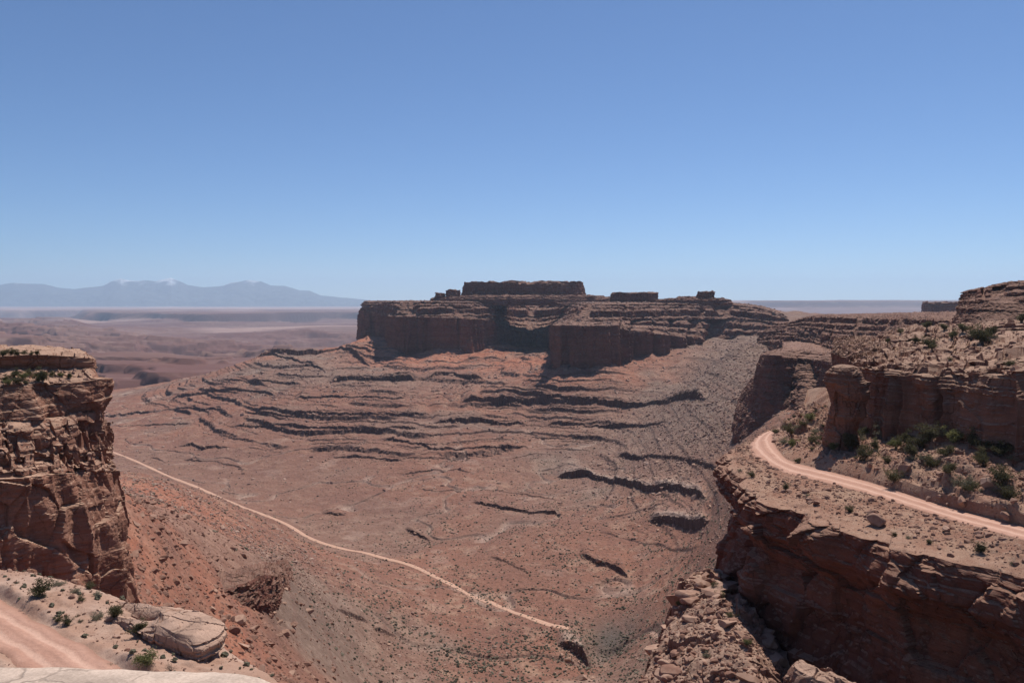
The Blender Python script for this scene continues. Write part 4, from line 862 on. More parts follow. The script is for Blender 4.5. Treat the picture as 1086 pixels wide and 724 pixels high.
    c0 = inset(2.3, -16.4); c0[2:8, 2] -= 2.0; c1 = inset(1.7, -15.2); c1[2:8, 2] -= 0.3; c2 = inset(.12, -14.4); c2b = inset(0, -14.05); c3 = inset(.12, -13.86); c4 = inset(.7, -13.66); c5 = inset(40, -13.62)
    L = loft([c0, c1, c2, c2b, c3, c4, c5], [dict(nv=18), dict(nv=16), dict(nv=10), dict(nv=10, steep=.6), dict(nv=16, steep=0.1), dict(nv=40, steep=0)], 0.06, ref=2, closed=True, nsm=8)
    dd = L.P[..., :2] - m; dd /= np.linalg.norm(dd, axis=-1)[..., None] + 1e-6; L.N = np.concatenate([dd, 0 * dd[..., :1]], -1)
    rockify(L, big=(0.12, 2.5), col=(0, 1, 1), bed=(0.16, B_SLK), block=(0.5, 1.9, 1.4), block2=(.14, .6, .35), crack=0.10, fine=(0.05, 0.3), up=(0.10, 3.0), seed=151, upblock=0.16)
    thing("slickrock_slab", loft_mesh("slickrock_slab", L, M['pale']), "smooth pink slickrock slab with a dark undercut nose on the sandy bench", "rock slab")
    # rim at the camera's feet
    A = np.linspace(-0.9, 0.9, 420); rw = np.linspace(0, 1, 150)
    fy = np.interp(A, [-0.9, -0.62, -0.5, -0.40, -0.33, -0.28, -0.25, -0.22, 0.0, 0.9], [4.45, 4.37, 4.42, 4.38, 4.40, 4.32, 4.2, 3.6, 2.2, 1.5])
    AA, TT = np.meshgrid(A, rw); Yf = fy[None] + 0 * TT; Yg = -4 + (Yf + 4) * np.minimum(TT / 0.75, 1); Xg = AA * np.interp(np.minimum(TT / .75, 1), [0, 1], [6, 1]) * 0 + AA * Yf
    Xg = Xg * np.interp(TT, [0, 1], [1.6, 1])
    Zg = -2.05 + 0.035 * fbm2(Xg, Yg, 0.9, 4, 161) + 0.045 * n2(Xg, Yg, 3, 163) - 0.02 * Yg * 0
    dn = np.clip((TT - 0.75) / 0.25, 0, 1); Zg -= 1.9 * dn ** 1.5; Yg = Yg + 0.25 * np.sin(dn * pi / 2) + 0.12 * fbm2(Xg, Zg, 0.8, 3, 165) * dn
    me = mesh_from("viewpoint_rim", np.stack([Xg, Yg, Zg], -1), grid_faces(len(rw), len(A)), M['rim'])
    thing("viewpoint_ledge", me, "bleached rock ledge at the very bottom edge where the viewer stands", "rock ledge")
    return hz

def bench_mat():
    m, t, b = nt("rubbly_bench"); geo = N_(t, "ShaderNodeNewGeometry"); pos = geo.outputs["Position"]
    n1 = noise_node(t, pos, 0.12, 6, 0.6); n2_ = noise_node(t, pos, 1.1, 8, 0.72); n3_ = noise_node(t, pos, 5, 6, 0.7)
    c = mix(t, mrange(t, n1, 0.4, 0.6), (0.265, 0.135, 0.09), (0.32, 0.19, 0.13))
    c = mix(t, mrange(t, n2_, 0.5, 0.68, 0, 0.8), c, (0.37, 0.25, 0.18))
    c = mix(t, mrange(t, n2_, 0.45, 0.3, 0, 0.7), c, (0.17, 0.08, 0.055))
    c = mix(t, attr(t, "lip"), c, mix(t, mrange(t, n2_, 0.35, 0.7), (0.30, 0.165, 0.11), (0.37, 0.225, 0.16)))
    c = mix(t, 0.5, c, mix(t, mrange(t, n3_, 0.3, 0.7), (0.34, 0.33, 0.32), (0.68, 0.68, 0.68)), 'OVERLAY')
    t.links.new(c, b.inputs["Base Color"]); bump(t, b, math_(t, 'ADD', n2_, math_(t, 'MULTIPLY', n3_, 0.4)), 0.9, 0.3); return m
M['bench'] = bench_mat()
M['near2'] = rock_mat("pier_sandstone", (0.21, 0.092, 0.06), (0.265, 0.135, 0.09), (0.37, 0.235, 0.165), scale=1, bedscale=1.3, vfac=0.55)
def sand_mat():
    m, t, b = nt("pink_sand"); geo = N_(t, "ShaderNodeNewGeometry"); pos = geo.outputs["Position"]
    n1 = noise_node(t, pos, 0.35, 6, 0.6); n2_ = noise_node(t, pos, 3, 8, 0.72); n3_ = noise_node(t, pos, 22, 6, 0.75)
    c = mix(t, mrange(t, n1, 0.4, 0.62), (0.345, 0.205, 0.145), (0.405, 0.265, 0.198))
    c = mix(t, mrange(t, n2_, 0.52, 0.7, 0, 0.6), c, (0.29, 0.15, 0.10))
    c = mix(t, 0.5, c, mix(t, mrange(t, n3_, 0.3, 0.7), (0.36, 0.35, 0.34), (0.65, 0.65, 0.65)), 'OVERLAY')
    sx = N_(t, "ShaderNodeSeparateXYZ"); t.links.new(geo.outputs["Normal"], sx.inputs[0])
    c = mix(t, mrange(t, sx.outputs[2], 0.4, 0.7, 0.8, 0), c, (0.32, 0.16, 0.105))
    t.links.new(c, b.inputs["Base Color"]); bump(t, b, math_(t, 'ADD', n2_, math_(t, 'MULTIPLY', n3_, 0.3)), 0.8, 0.08); return m
M['sand'] = sand_mat()
# ------------------------------------------------------------------ build
build_far(); build_mountains()
HZ = build_valley()
build_mesa(); build_buttes(); build_talus_ledge(); build_headland()
RB = build_road_bench(); UC, _o = build_upper_cliff(); build_pinnacle()
BT = build_buttress(); LC = build_left_cliff(); NB = build_near_bench()

def build_haze():
    x0, x1, y0, y1, z0, z1 = -48000, 48000, -3000, 53000, -700, 1450
    V = [(x, y, z) for z in (z0, z1) for y in (y0, y1) for x in (x0, x1)]
    Fq = [(0, 2, 3, 1), (4, 5, 7, 6), (0, 1, 5, 4), (2, 6, 7, 3), (0, 4, 6, 2), (1, 3, 7, 5)]
    m = bpy.data.materials.new("air"); m.use_nodes = True; t = m.node_tree; t.nodes.clear()
    o = t.nodes.new("ShaderNodeOutputMaterial"); v = t.nodes.new("ShaderNodeVolumePrincipled")
    v.inputs["Density"].default_value = HAZE_D; v.inputs["Color"].default_value = (0.60, 0.79, 1.0, 1); v.inputs["Anisotropy"].default_value = 0.3
    t.links.new(v.outputs[0], o.inputs["Volume"])
    link("haze", mesh_from("haze", np.array(V, float), np.array(Fq), m, False), kind="stuff", label="thin blue haze filling the air over the canyons")
build_haze()
# ------------------------------------------------------------------ loose rock and plants
def ico(sub):
    t = (1 + 5 ** .5) / 2
    V = [(-1,t,0),(1,t,0),(-1,-t,0),(1,-t,0),(0,-1,t),(0,1,t),(0,-1,-t),(0,1,-t),(t,0,-1),(t,0,1),(-t,0,-1),(-t,0,1)]
    Fq = [(0,11,5),(0,5,1),(0,1,7),(0,7,10),(0,10,11),(1,5,9),(5,11,4),(11,10,2),(10,7,6),(7,1,8),(3,9,4),(3,4,2),(3,2,6),(3,6,8),(3,8,9),(4,9,5),(2,4,11),(6,2,10),(8,6,7),(9,8,1)]
    V = [np.array(v) / np.linalg.norm(v) for v in V]
    for _ in range(sub):
        cch = {}; nf = []
        def mid(a, b):
            k = (min(a, b), max(a, b))
            if k not in cch: m = V[a] + V[b]; V.append(m / np.linalg.norm(m)); cch[k] = len(V) - 1
            return cch[k]
        for a, b, c in Fq:
            ab, bc, ca = mid(a, b), mid(b, c), mid(c, a); nf += [(a, ab, ca), (b, bc, ab), (c, ca, bc), (ab, bc, ca)]
        Fq = nf
    return np.array(V), np.array(Fq)
def rock_shape(sub, seed, flatz=0.7, cuts=11):
    r = np.random.default_rng(seed); V, Fq = ico(sub); V = V.copy()
    for i in range(cuts):
        n = r.normal(size=3); n /= np.linalg.norm(n); d = r.uniform(0.42, 0.78)
        s = V @ n - d; V -= np.clip(s, 0, None)[:, None] * n
    V *= np.array([r.uniform(.8, 1.25), r.uniform(.75, 1.1), flatz * r.uniform(.8, 1.2)])
    if sub > 1: V += 0.03 * n3(V[:, 0], V[:, 1], V[:, 2], 0.4, seed=seed)[:, None] * V
    return V, Fq
ROCK_LO = [rock_shape(1, 300 + i, 0.65) for i in range(10)]
ROCK_HI = [mesh_from("boulder_mesh", *rock_shape(3, 340 + i, 0.75, 13), M['boulder'], False) for i in range(8)]
def bush_lo(seed):
    r = np.random.default_rng(seed); V, Fq = ico(1); V = V * (1 + 0.35 * r.normal(size=(len(V), 1))).clip(.5, 1.5); V[:, 2] = V[:, 2] * .7 + .4; return V, Fq
BUSH_LO = [bush_lo(i) for i in range(6)]
def merge(protos, pos, size, seed, flat=None, tilt=0.5):
    r = np.random.default_rng(seed); n = len(pos); which = r.integers(0, len(protos), n); Vs, Fs = [], []; base = 0
    for k, (V, Fq) in enumerate(protos):
        ix = np.where(which == k)[0]
        if not len(ix): continue
        a = r.uniform(0, 2 * pi, len(ix)); ca, sa = np.cos(a), np.sin(a); b = r.normal(0, tilt, len(ix)); cb, sb = np.cos(b), np.sin(b)
        x, y, z = V[:, 0][None], V[:, 1][None], V[:, 2][None]
        y2 = y * cb[:, None] - z * sb[:, None]; z2 = y * sb[:, None] + z * cb[:, None]
        X = x * ca[:, None] - y2 * sa[:, None]; Y = x * sa[:, None] + y2 * ca[:, None]
        s = size[ix][:, None]; W = np.stack([X * s, Y * s, z2 * s], -1) + pos[ix][:, None]
        Vs.append(W.reshape(-1, 3)); Fs.append((Fq[None] + (np.arange(len(ix)) * len(V))[:, None, None] + base).reshape(-1, 3)); base += len(ix) * len(V)
    return np.concatenate(Vs), np.concatenate(Fs)
def stuff(name, protos, pos, size, mat, label, seed, smooth=False, tilt=0.5):
    V, Fq = merge(protos, np.asarray(pos), np.asarray(size), seed, tilt=tilt)
    return link(name, mesh_from(name, V, Fq, mat, smooth), kind="stuff", label=label)
def grid_points(P, n, seed, rows=None, mask=None, slope=None):
    """random points on a grid surface, by area"""
    r = np.random.default_rng(seed); a = P[1:, :-1] - P[:-1, :-1]; b = P[:-1, 1:] - P[:-1, :-1]
    cr = np.cross(a, b); ar = np.linalg.norm(cr, axis=-1)
    if slope is not None: ar = ar * (np.abs(cr[..., 2]) / (ar + 1e-9) > slope)
    if rows is not None: ar = ar * rows[:ar.shape[0], None]
    if mask is not None: ar = ar * mask[:ar.shape[0], :ar.shape[1]]
    c = np.cumsum(ar.ravel()); k = np.searchsorted(c, r.uniform(0, c[-1], n)); i, j = np.unravel_index(np.minimum(k, c.size - 1), ar.shape)
    u, v = r.uniform(size=(2, n, 1)); return P[i, j] + a[i, j] * u + b[i, j] * v
hzv, va, vY, vh, vpx = HZ
def valley_points(n, seed, dens, y0, y1, power=1.6):
    r = np.random.default_rng(seed); out = []
    got = 0
    while got < n:
        m = n * 3; a = r.uniform(-0.70, 0.70, m); u = r.uniform(size=m); Y = (y0 ** (1 - power) + u * (y1 ** (1 - power) - y0 ** (1 - power))) ** (1 / (1 - power)); X = a * Y
        k = r.uniform(size=m) < dens(X, Y, CX + F * a); out.append(np.stack([X[k], Y[k]], 1)); got += k.sum()
        if len(out) > 60: break
    q = np.concatenate(out)[:n]; return np.concatenate([q, hzv(q[:, 0], q[:, 1])[:, None]], 1)
def plaw(n, lo, hi, seed, p=2.6):
    r = np.random.default_rng(seed); u = r.uniform(size=n); return (lo ** (1 - p) + u * (hi ** (1 - p) - lo ** (1 - p))) ** (1 / (1 - p))
def rubble_valley():
    def dens(X, Y, px):
        z = hzv(X, Y); tal = sstep(-238, -170, z) * 0.6
        d = 0.13 + tal + 0.5 * gauss(px, 790, 80) * (Y > 700) + 0.7 * gauss(px, 330, 90) * (Y < 620) + 0.5 * gauss(px, 680, 110) * gauss(Y, 1200, 300)
        return np.clip(d * (0.35 + 1.3 * sstep(-0.2, 0.4, fbm2(X, Y, 60, 3, 201))), 0, 1)
    p = valley_points(60000, 5, dens, 480, 2300, 1.45); s = plaw(len(p), 1.3, 8, 6, 3.0) * np.clip(p[:, 1] / 1300, 0.5, 1.3)
    stuff("valley_rubble", ROCK_LO, p, s * 0.62, M['rubble'], "fallen stones strewn over the slopes below the mesa", 7)
    def dens2(X, Y, px):
        return np.clip(0.12 + 0.9 * sstep(240, 120, Y - 60) + 0.9 * gauss(px, 210, 90) + 0.4 * gauss(px, 330, 70), 0, 1) * (px < 480)
    def densg(X, Y, px): return np.clip(gauss(px, 785, 55) + 0.4 * gauss(px, 700, 60), 0, 1) * (0.4 + 0.6 * sstep(-.1, .3, fbm2(X, Y, 40, 3, 207)))
    p = valley_points(5500, 45, densg, 850, 1450, 1.1); s = plaw(len(p), 1.2, 7, 46, 2.9)
    stuff("gully_boulders", ROCK_LO, p, s * 0.62, M['rubble'], "grey boulders choking the steep gully slope at the right end of the mesa", 47)
    p = valley_points(9000, 15, dens2, 200, 640, 1.4); s = plaw(len(p), 0.45, 3.4, 16, 2.8)
    stuff("talus_rubble", ROCK_LO, p, s * 0.7, M['boulder'], "broken red stones covering the talus below the banded cliff", 17)
    def dens3(X, Y, px):
        z = hzv(X, Y); return np.clip((0.3 + 0.7 * sstep(-.05, .35, fbm2(X, Y, 70, 3, 203))) * (0.25 + 0.75 * sstep(-150, -225, z)) * (0.25 + 0.75 * sstep(300, 520, px)), 0, 1)
    p = valley_points(13000, 25, dens3, 420, 1600, 1.7); s = plaw(len(p), 0.32, 1.1, 26, 2.7); p[:, 2] -= 0.1
    stuff("valley_scrub", BUSH_LO, p, s, M['scrub'], "countless small dark bushes dotted over the canyon floor", 27, tilt=0.1)
    p = valley_points(9000, 35, dens3, 420, 1500, 1.7); s = plaw(len(p), 0.3, 1.1, 36, 2.3); p[:, 2] -= 0.1
    stuff("valley_sage", BUSH_LO, p, s, M['grey'], "countless pale dry sage clumps dotted over the canyon floor", 37, tilt=0.1)
    r = np.random.default_rng(77); out = []; sz = []
    for W, c in LEDGE_LINES:
        o = np.argsort(W[:, 0] / W[:, 1]); n = 90; t = r.uniform(0, len(o) - 1, n); i = np.minimum(t.astype(int), len(o) - 2); f = (t - i)[:, None]
        q = W[o][i] * (1 - f) + W[o][i + 1] * f; q[:, 1] -= np.abs(r.normal(0, 1.0, n)) * (6 + 1.3 * c) - 2; out.append(q); sz.append(np.clip(c * 0.05 * r.pareto(2.2, n) + 0.05 * c, 0.5, 0.45 * c))
    q = np.concatenate(out); q[:, 2] = hzv(q[:, 0], q[:, 1]); stuff("ledge_blocks", ROCK_LO, q, np.concatenate(sz), M['boulder'], "blocks fallen from the dark ledges of the canyon slopes", 78)
rubble_valley()

# ---- plants
def tube(pts, rad, k=5):
    pts = np.array(pts, float); V = []; 
    for i, p in enumerate(pts):
        t = pts[min(i + 1, len(pts) - 1)] - pts[max(i - 1, 0)]; t /= np.linalg.norm(t) + 1e-9
        a = np.cross(t, [0.3, 0.2, 1.0]); a /= np.linalg.norm(a) + 1e-9; b = np.cross(t, a)
        for j in range(k): V.append(p + rad[i] * (cos(2 * pi * j / k) * a + sin(2 * pi * j / k) * b))
    return np.array(V), grid_faces(len(pts), k, True)
def plant_meshes(kind, seed, nleaf, leaf, mat):
    r = np.random.default_rng(seed); TV, TF = [], []; base = 0; tips = []
    ns = dict(juniper=5, bush=9, sage=12, twigs=16)[kind]
    for i in range(ns):
        a = r.uniform(0, 2 * pi); sp = r.uniform(.25, 1) * dict(juniper=.55, bush=.7, sage=.9, twigs=.8)[kind]; hh = r.uniform(.5, 1.0) * dict(juniper=1.35, bush=.95, sage=.5, twigs=.9)[kind]
        p = [np.array([r.normal(0, .05), r.normal(0, .05), -0.15])]; 
        for q in (0.35, 0.7, 1.0): p.append(np.array([cos(a) * sp * q + r.normal(0, .06), sin(a) * sp * q + r.normal(0, .06), hh * q ** 0.8]))
        w0 = dict(juniper=.07, bush=.025, sage=.018, twigs=.016)[kind]
        v, f = tube(p, [w0, w0 * .8, w0 * .5, w0 * .25], 4); TV.append(v); TF.append(f + base); base += len(v); tips += [p[1] * .4 + p[2] * .6, p[2], p[3]]
        for q in range(4 if kind == 'twigs' else 2):
            s0 = p[1] * (1 - .5) + p[3] * .5; e = s0 + r.normal(0, .28, 3) + np.array([0, 0, .15]); v, f = tube([s0, (s0 + e) / 2 + r.normal(0, .04, 3), e], [w0 * .5, w0 * .35, w0 * .15], 3); TV.append(v); TF.append(f + base); base += len(v); tips.append(e)
    stem = mesh_from("stem_mesh", np.concatenate(TV), np.concatenate(TF), M['twig'])
    if not nleaf: return None, stem
    tips = np.array(tips); cen = tips[r.integers(0, len(tips), nleaf)]; rad = dict(juniper=.26, bush=.2, sage=.17, twigs=.15)[kind]
    c = cen + r.normal(0, rad * .62, (nleaf, 3)) * np.array([1, 1, .85]); c[:, 2] = np.abs(c[:, 2]) + .02
    u = r.normal(size=(nleaf, 3)); u /= np.linalg.norm(u, axis=1)[:, None]; w_ = np.cross(u, r.normal(size=(nleaf, 3))); w_ /= np.linalg.norm(w_, axis=1)[:, None]
    l = leaf * r.uniform(.6, 1.4, (nleaf, 1)); V = np.stack([c - u * l, c + w_ * l * .45, c + u * l, c - w_ * l * .45], 1).reshape(-1, 3)
    fol = mesh_from("foliage_mesh", V, np.arange(nleaf * 4).reshape(-1, 4), mat, False)
    return fol, stem
PL = {'juniper': [plant_meshes('juniper', 400 + i, 2600, .062, M['leaf']) for i in range(3)], 'bush': [plant_meshes('bush', 410 + i, 2000, .055, M['leaf']) for i in range(3)],
      'bright': [plant_meshes('bush', 420 + i, 2600, .05, M['bright']) for i in range(2)], 'sage': [plant_meshes('sage', 430 + i, 1500, .05, M['sage']) for i in range(2)], 'twigs': [plant_meshes('twigs', 440 + i, 60, .04, M['sage']) for i in range(2)]}
def plant(kind, p, size, label, group, seed, name="shrub", cat="shrub", sq=1.0):
    r = random.Random(seed); fol, stem = PL[kind][seed % len(PL[kind])]
    o = link(name, None, None, label, cat, group, loc=p, rot=(0, 0, r.uniform(0, 6.28)), scale=(size, size * r.uniform(.85, 1.1), size * sq))
    if fol is not None: link("foliage", fol, o)
    link("stems", stem, o)
    return o
def find_on_grid(P, px, py, ymax=None, up=None):
    """where the line of sight first meets a surface grid"""
    if not hasattr(find_on_grid, 'c'): find_on_grid.c = {}
    k = id(P)
    if k not in find_on_grid.c: find_on_grid.c[k] = proj(P[..., 0], P[..., 1], P[..., 2])
    a, b = find_on_grid.c[k]; d = (a - px) ** 2 + (b - py) ** 2
    if up is not None: d = d + 1e6 * (~up)
    m = d < max(6.0, d.min() * 1.5); Yc = np.where(m, P[..., 1], 1e9); i = np.unravel_index(np.argmin(Yc), Yc.shape); return P[i]
ORD = "first second third fourth fifth sixth seventh eighth ninth tenth eleventh twelfth thirteenth fourteenth fifteenth sixteenth seventeenth eighteenth nineteenth twentieth".split()
# sandy bench: every plant described by itself
def on_bench(px, py):
    for Y in np.arange(15, 60, 0.04):
        p = at(px, py, Y)
        if p[2] < NB(p[0], p[1]): break
    return (p[0], p[1], NB(p[0], p[1]) - .02)
for i, (px, py, rp, kind, sq, lab) in enumerate([
  (40,633,15,'bush',1,"big round grey-green bush at the far edge of the sandy bench near the road"), (96,624,7.5,'bush',.9,"dark bush on the bench's far brink, just behind the small round one"), (86,637,5.5,'bush',1,"small round very dark bush below the brink bush"),
  (73,662,9,'bush',.85,"dark twin-lobed bush by the road, beside a smaller lobe"), (62,659,6.5,'bush',.85,"smaller dark bush touching the twin-lobed bush by the road"), (104,656,9,'sage',1.1,"low greyish sage clump between the twin-lobed bush and the upright juniper"),
  (123,656,11.5,'juniper',.85,"upright dark juniper bush in the middle of the sandy bench"), (104,631,8,'sage',.6,"flat pale sage mat just beyond the greyish sage clump"), (79,628,7,'sage',.8,"flat dusty sage mat near the brink beside the round dark bush"),
  (64,620,9,'sage',.7,"wide low dusty mat at the brink beside the big round bush"), (150,645,8,'twigs',1.1,"bare twiggy bush with grey branches on the slickrock slab"), (147,674,12,'juniper',.9,"leggy juniper with a bare trunk against the crack of the slab"),
  (157,709,17,'bright',.85,"bright green bushy shrub at the bottom edge of the sandy bench"), (181,712,10,'twigs',1.0,"dead twiggy shrub next to the bright green shrub"), (163,656,6,'twigs',.6,"dry brittle weed lying on the slab beside the bare twiggy bush"),
  (13,711,6,'sage',.8,"small sage tuft between the road and the viewpoint ledge"), (134,622,4.5,'bush',.7,"tiny dark bush on the far brink at the slab's root"), (86,659,3.6,'sage',.9,"tiny sage tuft midway between twin-lobed bush and sage clump"), (116,706,4.5,'sage',.9,"small sage tuft on open sand near the road's lower end"),
  (46,633,5,'sage',.8,"small tuft at the foot of the big round bush"), (18,618,3.4,'sage',.8,"tiny dark tuft on the brink, closest to the frame edge"), (186,690,6,'twigs',.5,"low dry weed in the shade of the slab's undercut nose")]):
    p = on_bench(px, py); plant(kind, p, rp / F * p[1] * 1.0, lab, "shrubs on the sandy bench", i, sq=sq)
xs_ = RNG.uniform(-32, -8, 4200); ys_ = RNG.uniform(22, 46, 4200)
pp = np.array([(x, y, NB(x, y)) for x, y in zip(xs_, ys_)]); 
bz = tps_local([atz(0,600,-14), atz(0,690,-14.2), atz(230,700,-14.6), (-40, 20, -14.2), (-50, 50, -13)])(pp[:, 0], pp[:, 1]); ok = np.abs(pp[:, 2] - bz) < 1.3
pp = pp[ok]; rq = catmull(np.array([atz(*q) for q in ((-160,591,-14.0),(-60,628,-14.15),(0,661,-14.25),(45,688,-14.3),(90,717,-14.3),(150,772,-14.3))]), np.linspace(0, 5, 200)); pp = pp[np.min(np.hypot(pp[:, 0, None] - rq[None, :, 0], pp[:, 1, None] - rq[None, :, 1]), axis=1) > 1.55]; pp[:, 2] += 0.01
_n = len(pp); stuff("dry_tufts", BUSH_LO, pp[:260], plaw(260, .05, .17, 31, 2), M['sage'], "tiny dry grass tufts dotting the sandy bench", 32, tilt=.2)
stuff("bench_pebbles", ROCK_LO, pp[260:], plaw(_n - 260, .025, .30, 33, 2.5), M['boulder'], "small loose stones on the sandy bench", 34)

# rubble slope and lip of the road bench
RP, RK, Rlip, Rout = RB
up_slope = (RK[:, None] >= 3) & np.ones(RP.shape[:2], bool); lip_zone = (RK[:, None] == 1) & np.ones(RP.shape[:2], bool)
l1 = np.where(RK == 1)[0]; rr = (RK == 4).astype(float) * 1.0 + (RK == 1) * np.where(np.arange(len(RK)) > l1[0] + 12, 0.9, 0.22) + (RK == 3) * .35
vis = (proj(RP[..., 0], RP[..., 1], RP[..., 2])[0] < 1180)
p = grid_points(RP, 15000, 41, rr, vis); s = plaw(len(p), .14, 1.1, 42, 2.5)
stuff("slope_rubble", ROCK_LO, p, s * .75, M['boulder'], "loose angular stones covering the bench around the curving road", 43)
def put_rows(P, lst, kinds, size, label, group, base, up=None, key=None, lowz=0.0, grow=1.0):
    lst = sorted(lst, key=lambda q: q[0])
    for i, q in enumerate(lst):
        pt = find_on_grid(P, q[0], q[1], up=up); rs = random.Random(base + i); rp = (q[2] if len(q) > 2 else size) * grow
        plant(kinds[(base + i * 7) % len(kinds)], (pt[0], pt[1], pt[2] - 0.1 - lowz), rp / F * pt[1] * rs.uniform(.9, 1.15), label % ORD[i], group, base + i, sq=rs.uniform(.75, 1.0))
G1 = "shrubs on the slope above the curving road"
FOOT = [(924,443,8),(936,455,9),(951,472,7),(963,470,8),(977,473,8),(986,463,10),(998,461,8),(1011,470,9),(1034,473,10),(1046,476,10),(1060,482,9),(1075,487,8)]
MID = [(903,476,9),(908,466,9),(914,461,8),(917,486,8),(937,464,9),(948,508,9),(967,484,7),(990,493,7),(1003,481,8),(1008,502,8),(1024,513,11),(1042,492,9),(1044,486,8),(1063,513,10),(1070,527,10),(1058,521,7),(1029,519,8),(928,474,6),(942,489,6),(978,487,6)]
BANK = [(820,455,5),(830,468,7),(838,458,7),(840,471,7),(846,453,6),(853,450,6),(856,447,6),(861,468,6),(863,458,6),(872,466,6),(884,474,6),(844,492,4),(892,463,6)]
put_rows(RP, FOOT, ['bush', 'juniper', 'sage', 'bush', 'bright'], 8, "bush at the dark foot of the upper cliff, %s counting from the pinnacle", G1, 500, up_slope, grow=1.55)
put_rows(RP, MID, ['juniper', 'bush', 'bush', 'sage'], 8, "bush among the rubble on the middle slope, %s counting from the pinnacle", G1, 540, up_slope, grow=1.45)
put_rows(RP, BANK, ['bush', 'bright', 'bush', 'sage'], 6, "bush on the bank inside the road bend, %s counting from the road's far end", G1, 580, up_slope, grow=1.3)
put_rows(RP, [(785,497,4),(798,503,6),(832,518,6),(902,540,8),(1040,584,9),(856,523,4),(985,575,4),(948,566,4),(965,569,5),(1075,596,6)], ['bush', 'juniper', 'sage'], 6, "low bush between the road and the cliff lip, %s counting from the bend", "shrubs along the cliff lip", 620, lip_zone)
sp = grid_points(RP, 46, 90, (RK == 4).astype(float), (vis & (np.arange(RP.shape[1]) > 20)[None]) * 1.0)
for i, q in enumerate(sp):
    plant(['sage', 'bush', 'twigs', 'sage', 'juniper'][i % 5], (q[0], q[1], q[2] - .05), random.Random(i).uniform(.45, 1.0), "small low bush scattered between the larger shrubs on the slope above the curving road", "small bushes on the rubble slope", 640 + i, sq=.8)
for i, (px, py, rp, lab) in enumerate([(931,553,11,"large leaning boulder with a dark shaded side near the cliff lip"), (866,532,5,"dark boulder pair's bigger stone at the cliff lip below the road"), (858,529,4,"pale flat stone beside the dark boulder at the cliff lip"),
   (1047,513,10,"big rounded red boulder on the slope beside the tall bushes"), (1020,531,9,"dark red block on the cut bank directly above the road"), (1068,546,9,"broad shaded block on the cut bank near the frame edge"), (925,543,6,"pale slab leaning against the large leaning boulder"), (1005,560,5,"squat red stone in the rubble between road and lip"), (985,490,7,"pale boulder in front of the dark cliff foot"), (958,497,8,"rusty block jutting from the rubble above the road")]):
    pt = find_on_grid(RP, px, py, up=(up_slope | lip_zone)); rs = random.Random(i + 70); s = rp / F * pt[1]
    thing("boulder", ROCK_HI[i % 8], lab, "boulder", loc=(pt[0], pt[1], pt[2] + s * .2), rot=(rs.uniform(-.4, .4), rs.uniform(-.4, .4), rs.uniform(0, 6)), scale=s * 1.1, group="big boulders around the curving road")
PM = MESA_L.P; p = grid_points(PM, 9000, 48, np.isin(MESA_L.tag, (1, 2, 3)).astype(float), None, 0.5); stuff("mesa_rubble", ROCK_LO, p, plaw(len(p), 1.6, 8, 49, 2.8) * .7, M['rubble'], "boulders lying on the ledges of the great mesa", 50)
# tops: right block and near left cliff
PU = UC.P; top_rows = ((UC.tag == 4) | (UC.tag == 3))
upm = top_rows[:, None] & np.ones(PU.shape[:2], bool); visu = proj(PU[..., 0], PU[..., 1], PU[..., 2])[0] < 1180
p = grid_points(PU, 5000, 51, top_rows.astype(float), visu, 0.6); stuff("slickrock_rubble", ROCK_LO, p, plaw(len(p), .25, 2.2, 52, 2.5) * .7, M['boulder'], "flat loose stones on the rock above the upper cliff", 53, tilt=.2)
put_rows(PU, [(984,366,8),(972,364,6),(989,371,7),(1009,357,8),(1019,352,7),(1030,355,8),(1042,363,13),(1050,356,10),(1070,386,7),(1082,340,9),(981,348,5),(1006,381,4),(955,352,4),(1000,349,5),(940,362,4)], ['juniper', 'bush', 'juniper'], 7, "juniper on the slickrock above the upper cliff, %s counting from the pinnacle", "junipers on the slickrock above the upper cliff", 660, upm)
PLc = LC.P; upl = (LC.tag >= 4)[:, None] & np.ones(PLc.shape[:2], bool)
put_rows(PLc, [(2,376,6),(7,377,6),(13,376,6),(20,377,6),(27,376,5),(34,377,5),(41,377,4)], ['bush', 'juniper', 'bush'], 6, "dark bush on the very top of the banded cliff, %s counting from the frame edge", "bushes on top of the banded cliff", 700, (LC.tag == 6)[:, None] & upl)
put_rows(PLc, [(4,402,7),(10,409,7),(14,399,7),(19,406,7),(25,399,7),(30,407,5),(34,397,7),(41,402,6),(46,403,9),(55,396,5),(65,397,5),(74,399,4)], ['bush', 'bright', 'juniper'], 6, "bush on the shelf under the cliff's top ledge, %s counting from the frame edge", "bushes on the shelf of the banded cliff", 720, (LC.tag == 4)[:, None] & upl)
p = grid_points(PLc, 2600, 55, ((LC.tag == 2) | (LC.tag == 4)).astype(float), proj(PLc[..., 0], PLc[..., 1], PLc[..., 2])[0] > -60, 0.45); stuff("cliff_rubble", ROCK_LO, p, plaw(len(p), .2, 1.6, 56, 2.4) * .7, M['boulder'], "broken stones lying on the ledges of the banded cliff", 57)
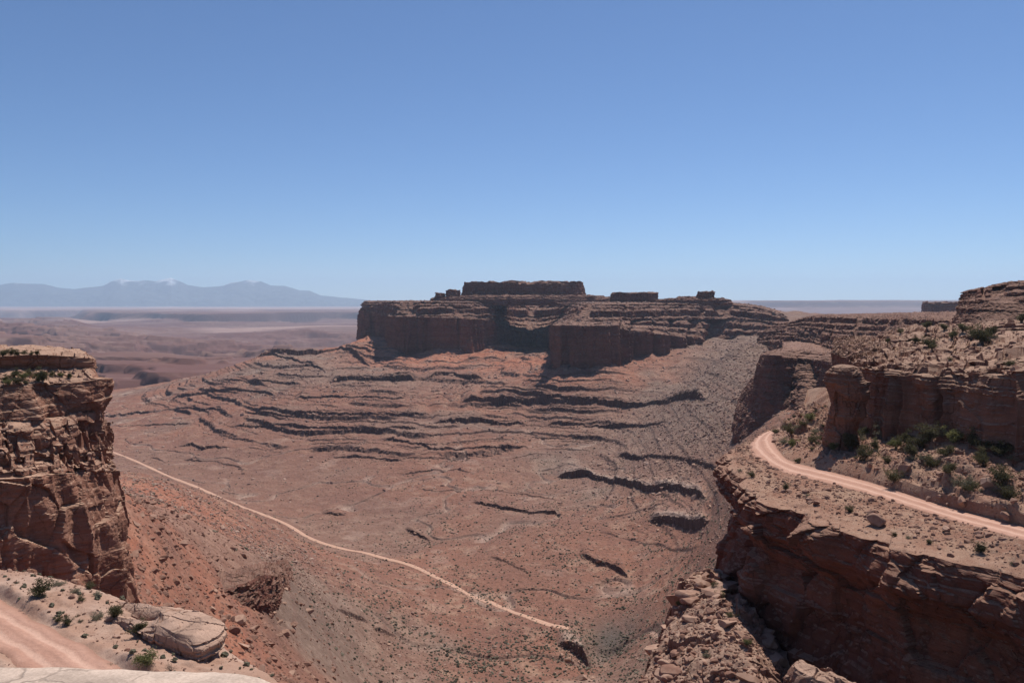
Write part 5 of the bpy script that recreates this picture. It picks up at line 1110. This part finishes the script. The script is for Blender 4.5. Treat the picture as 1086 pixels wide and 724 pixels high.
# block buttress
bx, by, bh = BT; BX, BY = np.meshgrid(bx, by); BP = np.stack([BX, BY, bh], -1); bqx, bqy = proj(BX, BY, bh)
ridge = (bqy < 800) & (bh > -63) & (bqx < 840)
p = grid_points(BP, 3500, 61, None, ridge * 1.0, 0.3); stuff("buttress_rubble", ROCK_LO, p, plaw(len(p), .25, 1.6, 62, 2.3) * .75, M['boulder'], "rough stones heaped over the block buttress", 63)
p = grid_points(BP, 1500, 66, None, (bqy < 820) & (bh <= -60), 0.3); stuff("gully_rubble", ROCK_LO, p, plaw(len(p), .3, 2.2, 67, 2.3) * .75, M['boulder'], "shaded stones in the gully between the buttress and the road cliff", 68)
p = grid_points(BP, 120, 64, None, ridge & (bqy < 780) & (bqx > 680), 0.2)
for i, q in enumerate(p):
    rs = random.Random(i); s = plaw(1, 1.2, 4.2, 800 + i, 2.2)[0]
    thing("boulder", ROCK_HI[i % 8], "pale angular block heaped with others on the sunlit buttress below the road cliff", "boulder", loc=(q[0], q[1], q[2] + s * .1), rot=(rs.uniform(-.3, .3), rs.uniform(-.3, .3), rs.uniform(0, 6)), scale=(s, s * rs.uniform(.6, 1.0), s * rs.uniform(.5, .8)), group="blocks heaped on the buttress")
put_rows(BP, [(718,640,5),(751,694,8),(759,624,7),(764,631,6),(766,606,5),(777,654,7),(793,683,7),(852,697,7),(881,711,6),(917,720,6)], ['bush', 'bright', 'sage'], 7, "bush on the block buttress under the road cliff, %s from its outer edge", "bushes on the block buttress", 760)
# individual talus blocks below the banded cliff
def densb(X, Y, px): return ((px > 130) & (px < 330)) * np.clip(1.2 - (Y - 260) / 300, 0, 1)
p = valley_points(70, 81, densb, 240, 520, 1.2); sz = plaw(70, 1.6, 4.5, 82, 2.4)
for i, q in enumerate(p):
    rs = random.Random(900 + i); s = sz[i]
    thing("boulder", ROCK_HI[i % 8], "fallen red sandstone block on the talus below the banded cliff", "boulder", loc=(q[0], q[1], q[2] + s * .15), rot=(rs.uniform(-.4, .4), rs.uniform(-.4, .4), rs.uniform(0, 6)), scale=(s, s * rs.uniform(.6, 1.0), s * rs.uniform(.6, .9)), group="fallen blocks on the talus")
